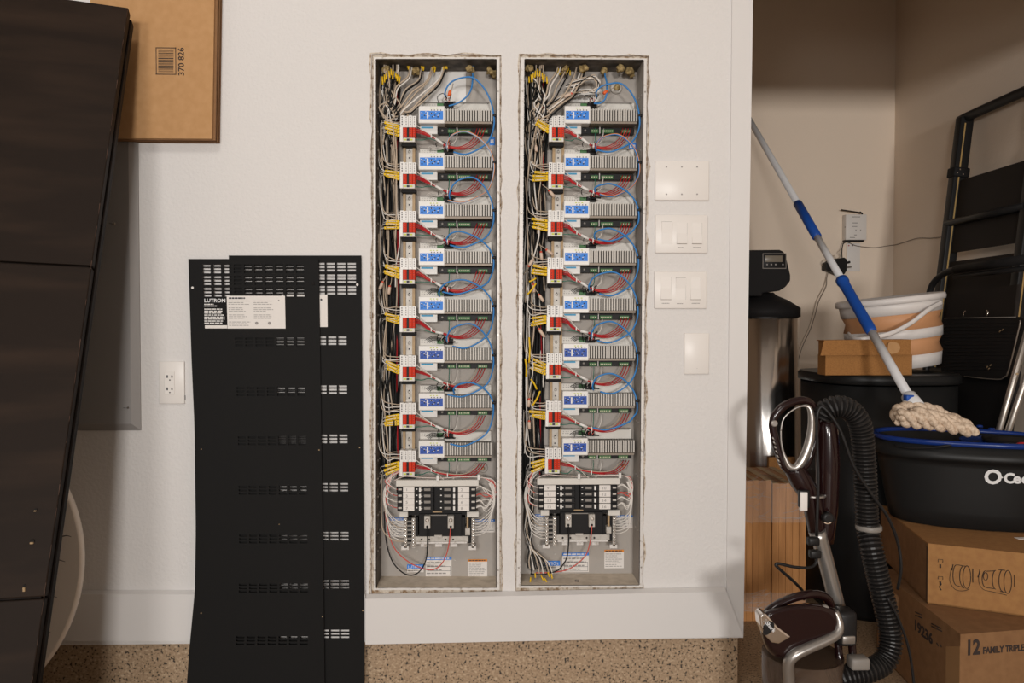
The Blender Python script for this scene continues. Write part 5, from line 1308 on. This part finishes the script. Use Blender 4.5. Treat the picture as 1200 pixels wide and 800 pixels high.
p_ = tubhit(1196, 521.5)
mb = MB(); mb.lathe([(.020, 0), (.019, -.006), (.010, -.010)], p_+Vector((.002, -.001, 0)), 20, 'y', None, 1.0, .5); mb.build('red_button', 'red_button', t)
# pale handle line on the band
hp_ = [tubhit(x, y)+Vector((0, -.004, 0)) for x, y in ((1048, 521), (1062, 524), (1080, 524.5), (1100, 523), (1122, 519.5), (1146, 517))]
MB().tube(hp_, .0042, 6, sub=5, prof=(.6, 1)).build('carry_handle', 'grey_rim' if False else 'black_plastic', t)
q = PZ(1197, 631, zu); tag(MB().box(q.x-.014, q.x+.02, q.y-.008, q.y+.012, zu, zu+.001).build('paper_scrap', 'paper'), 'small white paper scrap on the brown box under the mop bucket', 'paper scrap')
# ------------------------------------------------------------------ mop
MA = P(1066, 466, .20); MBk = P(858, 105, AY-.02)
def online(py):
    lo, hi = 0.0, 1.0
    for _ in range(40):
        m = (lo+hi)/2; p_ = MA.lerp(MBk, m); d = RM.transposed() @ (p_-CL); yy = 400-F*d.y/(-d.z)
        if yy > py: lo = m
        else: hi = m
    return MA.lerp(MBk, (lo+hi)/2)
t = thing('mop', 'twist mop with white and blue pole standing in the black bucket, leaning left', 'mop', MA)
MB().tube([MA, online(388)], .0145, 14).build('pole_section', 'mop_white', t)
MB().tube([online(390), online(388), online(384), online(360), online(340), online(332), online(331), online(327.5), online(327)], [.014, .0185, .0195, .0185, .0185, .0195, .0225, .0225, .016], 14).build('lower_grip', 'mop_blue', t)
MB().tube([online(330), online(272)], .0135, 14).build('pole_section', 'mop_white', t)
MB().tube([online(278), online(277.5), online(238.5), online(238)], [.013, .0185, .0185, .013], 14).build('upper_grip', 'mop_blue', t)
MB().tube([online(242), MBk], .0140, 14).build('pole_section', 'mop_white', t)
d_ = (MA-MBk).normalized()
MB().tube([MA-d_*.012, MA-d_*.008, MA+d_*.040, MA+d_*.042], [.018, .0225, .0285, .02], 16).build('socket', 'mop_white', t)
q = MA-d_*.002; MB().bbox(q.x-.026, q.x-.002, q.y-.032, q.y-.010, q.z-.008, q.z+.010, .002, 2, None).build('clip', 'mop_blue', t)
# yarn: twisted cords lying over the rim
HC = MA+d_*.05
braids = [[(1049, 490, .20), (1051, 482, .17), (1064, 477.5, .16), (1082, 479, .16), (1097, 482, .16), (1107, 488, .16)],
          [(1052, 491, .14), (1066, 494, .12), (1084, 495.5, .11), (1104, 498.5, .10), (1124, 502, .09), (1143, 505.5, .09)],
          [(1070, 483, .12), (1086, 486, .11), (1102, 490, .11), (1120, 494.5, .11), (1138, 501, .11)],
          [(1055, 486, .12), (1072, 489, .11), (1090, 491.5, .10), (1112, 497, .10), (1132, 503, .10)],
          [(1048, 485, .22), (1060, 483, .20), (1078, 481, .22), (1094, 484, .24), (1114, 490, .24), (1130, 497, .24)]]
for n, br in enumerate(braids):
    base_p = catm([P(*q) for q in br], 7)
    for s_ in range(2):
        tw = []
        for i, p_ in enumerate(base_p):
            a_ = i*.62+s_*PI+n*1.3; tw.append(p_+Vector((0, math.cos(a_), math.sin(a_)))*.0095+Vector((.002*math.sin(a_*3), 0, 0)))
        MB().tube(tw, [.006]+[.0118+.0012*math.sin(i*2.1+n) for i in range(len(tw)-2)]+[.005], 9, sub=2).build('yarn_strand', 'mop_yarn', t)
# ------------------------------------------------------------------ tall ladder along the right wall
XL = RX-.05
pt0 = PXP(1131, 138, XL); yF = pt0.y; zt = pt0.z
def lp(x_lo, z, y): return Vector((XL-.0-(zt-z)*.115, y, z))
t = thing('tall_ladder', 'tall black folding ladder with gold edge strips leaning on the right wall', 'ladder', lp(0, 0, yF-.25))
def rail(y, name='rail'):
    a, b = lp(0, zt, y), lp(0, 0, y); M_ = basis((0, 1, 0), a-b); L = (a-b).length
    M4 = Matrix.Translation(b) @ M_.to_4x4()
    rl = MB().bbox(-.022, .022, -.012, .014, 0, L, .004, 2, M4).build(name, 'ladder_black', t)
    fc = MB().bbox(-.021, .004, -.0155, -.0115, 0, L*.995, .001, 1, M4) 
    MB().box(.0, .003, -.0, .0, 0, .001)
    return rl, M4, L
yN = yF-.50
for yy in (yF, yN):
    # widths run along the wall; the camera sees the face that looks into the room and the end face
    a, b = lp(0, zt, yy), lp(0, 0, yy); d3 = (a-b).normalized(); L = (a-b).length
    M_ = Matrix((Vector((0, 1, 0)).cross(d3)*-1, Vector((0, 1, 0)), d3)).transposed(); M4 = Matrix.Translation(b) @ M_.to_4x4()
    rl = MB().bbox(-.030, .030, -.022, .022, 0, L, .005, 2, M4).build('rail', 'ladder_black', t)
    for sgn in (-.0225,):
        MB().box(.006, .012, sgn-.0012, sgn+.001, .01, L*.985, M4).build('gold_strip', 'ladder_gold', rl)
    MB().box(-.031, -.0295, -.016, .004, .02, L*.98, M4).build('brown_face', 'ladder_brown', rl)
    zz = (PXP(1125, 203, XL-.02).z-0)/d3.z
    MB().bbox(-.036, .036, -.030, .028, zz-.022, zz+.022, .006, 2, M4).build('clamp', 'soft_black', rl)
    for dx_, dz_ in ((.012, .010), (.022, -.006), (-.004, -.010)): MB().lathe([(.0035, 0), (.003, -.002)], M4 @ Vector((dx_, -.030, zz+dz_)), 8, 'y').build('rivet', 'chrome', rl)
a, b = lp(0, zt, yF+.02), lp(0, zt, yN-.02)
MB().tube([a+Vector((0, 0, -.035)), a+Vector((0, -.002, -.012)), a+Vector((0, -.022, .0)), b+Vector((0, .022, 0)), b+Vector((0, .002, -.012)), b+Vector((0, 0, -.035))], .022, 10, sub=3, prof=(1, .8)).build('top_bar', 'ladder_black', t)
def panel(z0, z1, off, name, m, th=.01):
    q = [lp(0, z0, yN+.02), lp(0, z0, yF-.02), lp(0, z1, yF-.02), lp(0, z1, yN+.02)]
    return MB().prism([v+Vector((off, 0, 0)) for v in q], (th, 0, 0)).build(name, m, t)
zA = PXP(1150, 203, XL-.04).z
panel(zA-.32, zA, .0, 'platform', 'ladder_brown'); panel(.15, zA-.36, .0, 'lower_platform', 'ladder_brown')
zB = PXP(1150, 255, XL-.04).z
MB().tube([lp(0, zB, yF)+Vector((-.02, 0, 0)), lp(0, zB, yN)+Vector((-.02, 0, 0))], .019, 10, prof=(1, .8)).build('rung', 'ladder_black', t)
for z_ in (.25, .55, .85): MB().tube([lp(0, z_, yF)+Vector((-.02, 0, 0)), lp(0, z_, yN)+Vector((-.02, 0, 0))], .017, 10).build('rung', 'ladder_black', t)
# ------------------------------------------------------------------ folded step stool in front of it
def SPX(x, y, off=0.0):            # point on the stool's own leaning plane (parallel to the right wall)
    k_ = .08; c_ = 1.80-k_*1.22+off; d = ray(x, y); s_ = (c_-CL.x+k_*CL.z)/(d.x-k_*d.z); return CL+d*s_
t = thing('step_stool', 'folded black step stool with ribbed treads and grey tube legs behind the mop bucket', 'step stool', (SPX(1150, 500).x-.06, SPX(1150, 500).y, 0))
def sp(x, y, d=0): return SPX(x, y, d)
fpts = [sp(1086, 420), sp(1086.5, 372), sp(1088, 350), sp(1093, 333), sp(1104, 322), sp(1118, 316), sp(1140, 312.5), sp(1170, 308), sp(1208, 302.5), sp(1228, 306), sp(1236, 322), sp(1232, 345)]
bot = sp(1078, 600); 
fl = [Vector((fpts[0].x-.08*fpts[0].z, fpts[0].y, .0)), fpts[0]-Vector((.008, 0, .1))]+fpts
MB().tube([fl[0], fl[1].lerp(fl[0], .5)]+fl[1:], .0125, 12, sub=4).build('hoop_frame', 'ladder_black', t)
MB().tube([sp(1120, 315.5, -.002), sp(1205, 303, -.002)], .0165, 12).build('grip', 'soft_black', t)
MB().tube([sp(1119, 324, .01), sp(1215, 313, .01)], .010, 10).build('cross_tube', 'ladder_black', t)
a, b = sp(1113, 336, .03), sp(1196, 372, .03)
MB().prism([sp(1114, 346, .03), sp(1192, 333, .03), sp(1188, 374, .03), sp(1108, 374, .03)], (.012, 0, 0)).build('upper_tread', 'ladder_brown', t)
MB().prism([sp(1110, 462, .03), sp(1172, 472, .03), sp(1170, 500, .03), sp(1110, 480, .03)], (.012, 0, 0)).build('lower_tread', 'ladder_brown', t)
MB().prism([sp(1108, 374, .02), sp(1196, 374, .02), sp(1180, 520, .02), sp(1104, 520, .02)], (.008, 0, 0)).build('backing', 'soft_black', t)
tp2 = [sp(1103, 376), sp(1106, 373), sp(1190, 371), sp(1195, 374), sp(1195.5, 380), sp(1181, 436), sp(1176, 443), sp(1168, 445.5), sp(1112, 439), sp(1103, 437)]
tr_ = MB().prism(tp2, (.018, 0, 0)).build('ribbed_tread', 'soft_black', t)
mb = MB()
for n in range(14):
    y = 379+n*4.2; xr = 1192-(max(0, y-380))*.26; mb.tube([sp(1106, y, -.0012), sp(xr, y-1+.2, -.0012)], .0011, 4)
mb.build('rib', 'black_plastic', tr_)
mb = MB(); mb.tube([sp(1195, 376, -.003), sp(1195, 381, -.003), sp(1182, 434, -.003), sp(1177, 441.5, -.003), sp(1168, 444.5, -.003), sp(1130, 441, -.003)], .0022, 6, sub=3); mb.build('tread_rim', 'ladder_steel', tr_)
mb = MB(); mb.tube([sp(1107, 373, -.003), sp(1190, 371.5, -.003)], .0022, 6); mb.build('tread_rim', 'grey_rim', tr_)
for x, y in ((1171, 389), (1174, 387.5), (1156, 431), (1160, 429), (1158, 433)): MB().tube([sp(x, y, -.004), sp(x+1.5, y-2, -.004)], .002, 5).build('rivet', 'brass', tr_)
MB().tube([sp(1129, 371, -.006), sp(1130, 366, -.006), sp(1132, 364, -.006)], .0022, 6, sub=2).build('wire_hook', 'chrome', t); MB().tube([sp(1157, 370, -.006), sp(1158, 365, -.006), sp(1156, 363.5, -.006)], .0022, 6, sub=2).build('wire_hook', 'chrome', t)
for x0, y0, x1, y1, d in ((1209, 372, 1172, 500, -.03), (1222, 385, 1183, 500, -.01)):
    a, b = sp(x0, y0, d), sp(x1, y1, d); e = a+(b-a)*((.0-a.z)/(b.z-a.z)); MB().tube([a+(a-b)*.3, e], .0105, 12).build('leg', 'ladder_steel', t)
MB().tube([sp(1192, 438, -.042), sp(1192, 438, -.035)], .004, 8).build('leg_rivet', 'brass', t)
# ------------------------------------------------------------------ upright vacuum cleaner
yv = -.30; RSC = .9
class VM(MB):
    def tube(s, pts, r, *a, **k): return MB.tube(s, pts, [q*RSC for q in r] if isinstance(r, (list, tuple)) else r*RSC, *a, **k)
    def lathe(s, prof, c, *a, **k): return MB.lathe(s, [(r_*RSC, h_*RSC) for r_, h_ in prof], c, *a, **k)
def vp(x, y, d=0): return P(x, y, yv+d)
base = vp(960, 800); base.z = 0; base.x = vp(955, 800).x
t = thing('upright_vacuum', 'dark maroon and silver upright vacuum cleaner standing at the right end of the wall', 'vacuum cleaner', base)
loop = [(905, 497), (908, 487), (918, 476), (932, 470), (944, 469.5), (953, 476), (957, 492), (955, 515), (949, 535), (940, 548), (930, 552), (920, 545), (912, 528), (907, 510)]
L3 = [vp(x, y) for x, y in loop]
VM().tube(L3+[L3[0], L3[1]], [.010, .011, .0115, .011, .0105, .010, .009, .009, .010, .013, .015, .015, .012, .011, .010, .010], 12, sub=4, prof=(1, 1)).build('handle_loop', 'vac_maroon', t)
loop2 = [(915, 505), (918, 491), (928, 481), (940, 475.5), (948.5, 478), (951.5, 494), (949.5, 514), (943, 534), (934, 547), (925, 546), (918.5, 532), (915.5, 518)]
L4 = [vp(x, y, -.012) for x, y in loop2]
VM().tube(L4+[L4[0]], [.0022, .0022, .0022, .003, .007, .0105, .0125, .0125, .0115, .009, .004, .0025, .0022], 10, sub=4).build('inner_trim', 'vac_silver', t, 'silver inner trim of the handle')
VM().lathe([(.0095, 0), (.009, -.003), (.007, -.004)], vp(907.3, 496, -.012), 16, 'y').build('release_button', 'vac_silver', t)
for n in range(7):
    VM().tube([vp(905+n*1.25, 512+n*5.2, -.012), vp(907.5+n*1.3, 515.5+n*5.2, -.012)], .0022, 6).build('grip_rib', 'vac_silver', t)
VM().tube([vp(930, 548), vp(938, 562), vp(950, 582), vp(955, 605), vp(957, 628)], [.026, .030, .028, .026, .020], 18, sub=4).build('neck', 'vac_maroon', t)
VM().tube([vp(966, 490, .015), vp(969, 500, .012), vp(970, 540, .01), vp(969, 590, .01), vp(966, 635, .01)], [.018, .028, .032, .030, .024], 18, sub=3).build('wand_body', 'vac_maroon', t)
rg = VM().lathe([(.0305, -.004), (.033, -.002), (.033, .002), (.0305, .004)], vp(953, 580, .0), 24).build('collar_ring', 'vac_silver', t)
tg = vp(941, 585, -.03); VM().bbox(tg.x-.008, tg.x+.010, tg.y-.005, tg.y+.008, tg.z-.027, tg.z+.018, .002, 2).build('warning_tag', 'paper', t)
VM().bbox(tg.x-.009, tg.x+.016, tg.y-.002, tg.y+.012, tg.z-.02, tg.z+.022, .002, 2).build('tag_back', 'vac_black', t)
VM().lathe([(.016, 0), (.015, -.012), (.010, -.014)], vp(969, 606, -.03), 18, 'y').build('knob', 'vac_black', t)
VM().tube([vp(966, 612, -.046), vp(970, 613.5, -.046), vp(974, 612, -.046)], .0016, 5, sub=3).build('knob_mark', 'mop_yarn', t)
for x, y in ((954, 633), (956, 648)):
    q = vp(x, y, -.03); VM().bbox(q.x-.016, q.x+.012, q.y-.008, q.y+.01, q.z-.012, q.z+.008, .004, 2).build('cord_clip', 'vac_black', t)
VM().tube([vp(957.5, 622, -.01), vp(967, 655, -.005), vp(983, 716, .0)], [.0225, .021, .0200], 20, sub=3).build('pole', 'vac_silver', t, 'silver lower pole')
# canister top
def vpoly(pts, d0, d1, name, m, par=None, bev=.006):
    o = VM().prism([vp(x, y, d0) for x, y in pts], (0, d1-d0, 0)).build(name, m, par or t)
    md = o.modifiers.new('b', 'BEVEL'); md.width = bev; md.segments = 3; md.limit_method = 'ANGLE'; return o
cpts = [(889, 728), (893, 718), (905, 712), (945, 706), (978, 712), (988, 728), (980, 748), (935, 768), (922, 774), (905, 768), (894, 752)]
def cring(d, f):
    mx, my = 938, 740; return catm([vp(mx+(x-mx)*f, my+(y-my)*f, d) for x, y in cpts+[cpts[0]]], 5)[:-1]
sloft([cring(-.150, .80), cring(-.146, .90), cring(-.130, .97), cring(-.09, 1.0), cring(-.02, 1.0), cring(.04, .93), cring(.05, .8)]).build('canister_top', 'vac_maroon', t)
VM().tube([vp(897, 722, -.10), vp(906, 712, -.10), vp(922, 703, -.10), (vp(942, 697, -.10)), vp(958, 696, -.09), vp(970, 702, -.08), vp(974, 716, -.07)], [.016, .014, .013, .013, .014, .014, .014], 14, sub=4, prof=(1, .8)).build('carry_handle', 'vac_maroon', t)
bp_ = [(890.5, 722), (893.5, 718.5), (898, 719), (912, 735), (927.5, 746.5), (913, 755), (905, 753.5), (896, 744), (891.5, 733)]
bg = vpoly(bp_, -.157, -.120, 'badge_plate', 'chrome', None, .004)
em = vp(900.5, 736, -.160)
Mo = Matrix.Rotation(math.radians(38), 3, 'Y')
VM().lathe([(.0195, 0), (.019, -.003)], em, 28, 'y', Mo, .50, 1).build('emblem_oval', 'vac_black', bg)
Mtx = Matrix.Rotation(math.radians(50), 3, 'Y')
text('Shark', .0125, em+Vector((-.0085, -.0036, .013)), 'logo_white', bg, 'lettering', Mtx, 1.0, .01)
for x, y, rr_ in ((966, 726, .013), (966, 712, .010)): VM().lathe([(rr_, 0), (rr_*.9, -.01), (rr_*.5, -.012)], vp(x, y, -.13), 18, 'y').build('latch_knob', 'vac_silver' if y > 720 else 'grey_rim', t)
br_ = [vp(978, 716, -.135), vp(983, 730, -.14), vp(981, 741, -.145), vp(970, 749, -.15), vp(945, 760, -.155), vp(930, 768, -.155), vp(924, 778, -.15), vp(925, 800, -.14), vp(930, 860, -.13)]
VM().tube(br_, [.012, .014, .016, .0165, .017, .018, .018, .018, .017], 12, sub=4, prof=(1, .8)).build('silver_bracket', 'vac_silver', t, 'silver bracket wrapping the dust bin')
q = vp(987, 728, -.06); VM().bbox(q.x-.018, q.x+.030, q.y-.02, q.y+.03, q.z-.055, q.z+.03, .012, 3).build('pole_socket', 'vac_black', t)
VM().bbox(q.x-.01, q.x+.022, q.y-.024, q.y-.016, q.z-.046, q.z-.026, .003, 2).build('socket_clip', 'vac_silver', t)
bcn = vp(940, 800, -.03)
VM().lathe([(.100, .04/RSC), (.104, .05/RSC), (.104, (P(940, 768, yv).z+.02)/RSC)], Vector((bcn.x, bcn.y, 0)), 36).build('dust_bin', 'vac_clear', t)
VM().lathe([(.06, .05), (.062, P(940, 790, yv).z)], Vector((bcn.x, bcn.y, 0)), 28).build('filter_core', 'dirt_grey', t)
VM().lathe([(.10, .02), (.108, .03), (.108, .07), (.10, .075)], Vector((bcn.x, bcn.y, 0)), 36).build('bin_base', 'vac_black', t)
VM().bbox(bcn.x-.12, bcn.x+.12, bcn.y-.16, bcn.y+.08, .0, .045, .015, 3).build('floor_head', 'vac_black', t)
VM().bbox(bcn.x-.05, bcn.x+.05, bcn.y+.08, bcn.y+.13, .0, .13, .01, 2).build('swivel_neck', 'vac_black', t)
for x in (982, 998):
    q = vp(x, 752, -.06); VM().tube([q, vp(x+4, 800, -.06)], .010, 10).build('frame_rod', 'vac_maroon', t)
q = vp(1006, 776, -.09); VM().bbox(q.x-.022, q.x+.022, q.y-.015, q.y+.02, q.z-.014, q.z+.014, .005, 2).build('hose_latch', 'grey_rim', t)
# ribbed hose
hz_ = [(962, 490, .0), (968, 481, -.005), (981, 476, -.01), (995, 480, -.01), (1005, 491, -.01), (1010, 508, -.005), (1013, 540, .0), (1015, 580, .0), (1017, 618, .0), (1022, 645, -.02), (1031, 685, -.03), (1040, 722, -.04), (1044, 752, -.05), (1036, 775, -.06), (1016, 786, -.07), (990, 792, -.07), (972, 797, -.06)]
raw = [vp(x, y, d) for x, y, d in hz_]
def catmull(pts, sub):
    q = []
    for i in range(len(pts)-1):
        p0 = pts[max(i-1, 0)]; p1 = pts[i]; p2 = pts[i+1]; p3 = pts[min(i+2, len(pts)-1)]
        for k in range(sub):
            s_ = k/sub; q.append(.5*((2*p1)+(-p0+p2)*s_+(2*p0-5*p1+4*p2-p3)*s_*s_+(-p0+3*p1-3*p2+p3)*s_**3))
    q.append(pts[-1]); return q
dense = catmull(raw, 40); acc = [0]
for a, b in zip(dense, dense[1:]): acc.append(acc[-1]+(b-a).length)
tot = acc[-1]; step = .0032; n = int(tot/step); res = []; k_ = 0
for i in range(n+1):
    s_ = i*step
    while k_ < len(acc)-2 and acc[k_+1] < s_: k_ += 1
    f = (s_-acc[k_])/max(1e-9, acc[k_+1]-acc[k_]); res.append(dense[k_].lerp(dense[k_+1], f))
rad = [((.0245, .0305, .0305)[i % 3]) for i in range(len(res))]
VM().tube(res, rad, 18, False).build('ribbed_hose', 'vac_hose', t)
for x, y in ((1018, 618),):
    VM().lathe([(.031, -.008), (.034, -.004), (.034, .005), (.031, .008)], vp(x, y), 22).build('hose_collar', 'grey_rim', t)
# cord
VM().tube([vp(957, 628, -.035), vp(959, 560, -.036), vp(957, 500, -.036), vp(960, 479, -.036), vp(968, 480, -.04), vp(985, 505, -.045), vp(1000, 545, -.045), (vp(1022, 580, -.045)), vp(1040, 605, -.04), vp(1052, 635, -.03), vp(1056, 665, -.03), vp(1052, 690, -.02)], .0042, 8, sub=5).build('power_cord', 'vac_black', t)
VM().tube([vp(957, 650, -.03), vp(956, 660, -.03), vp(948, 665, -.035), vp(930, 664, -.04), vp(914, 660.5, -.04), (vp(909, 661.5, -.04)), vp(914, 667, -.04), vp(930, 681, -.03), vp(941, 693, -.02), vp(942, 702, .0)], .0040, 8, sub=5).build('power_cord', 'vac_black', t)
VM().tube([vp(1040, 700, -.07), vp(1055, 730, -.07), vp(1066, 765, -.07), vp(1072, 810, -.07)], .0035, 7, sub=5).build('power_cord', 'vac_black', t)
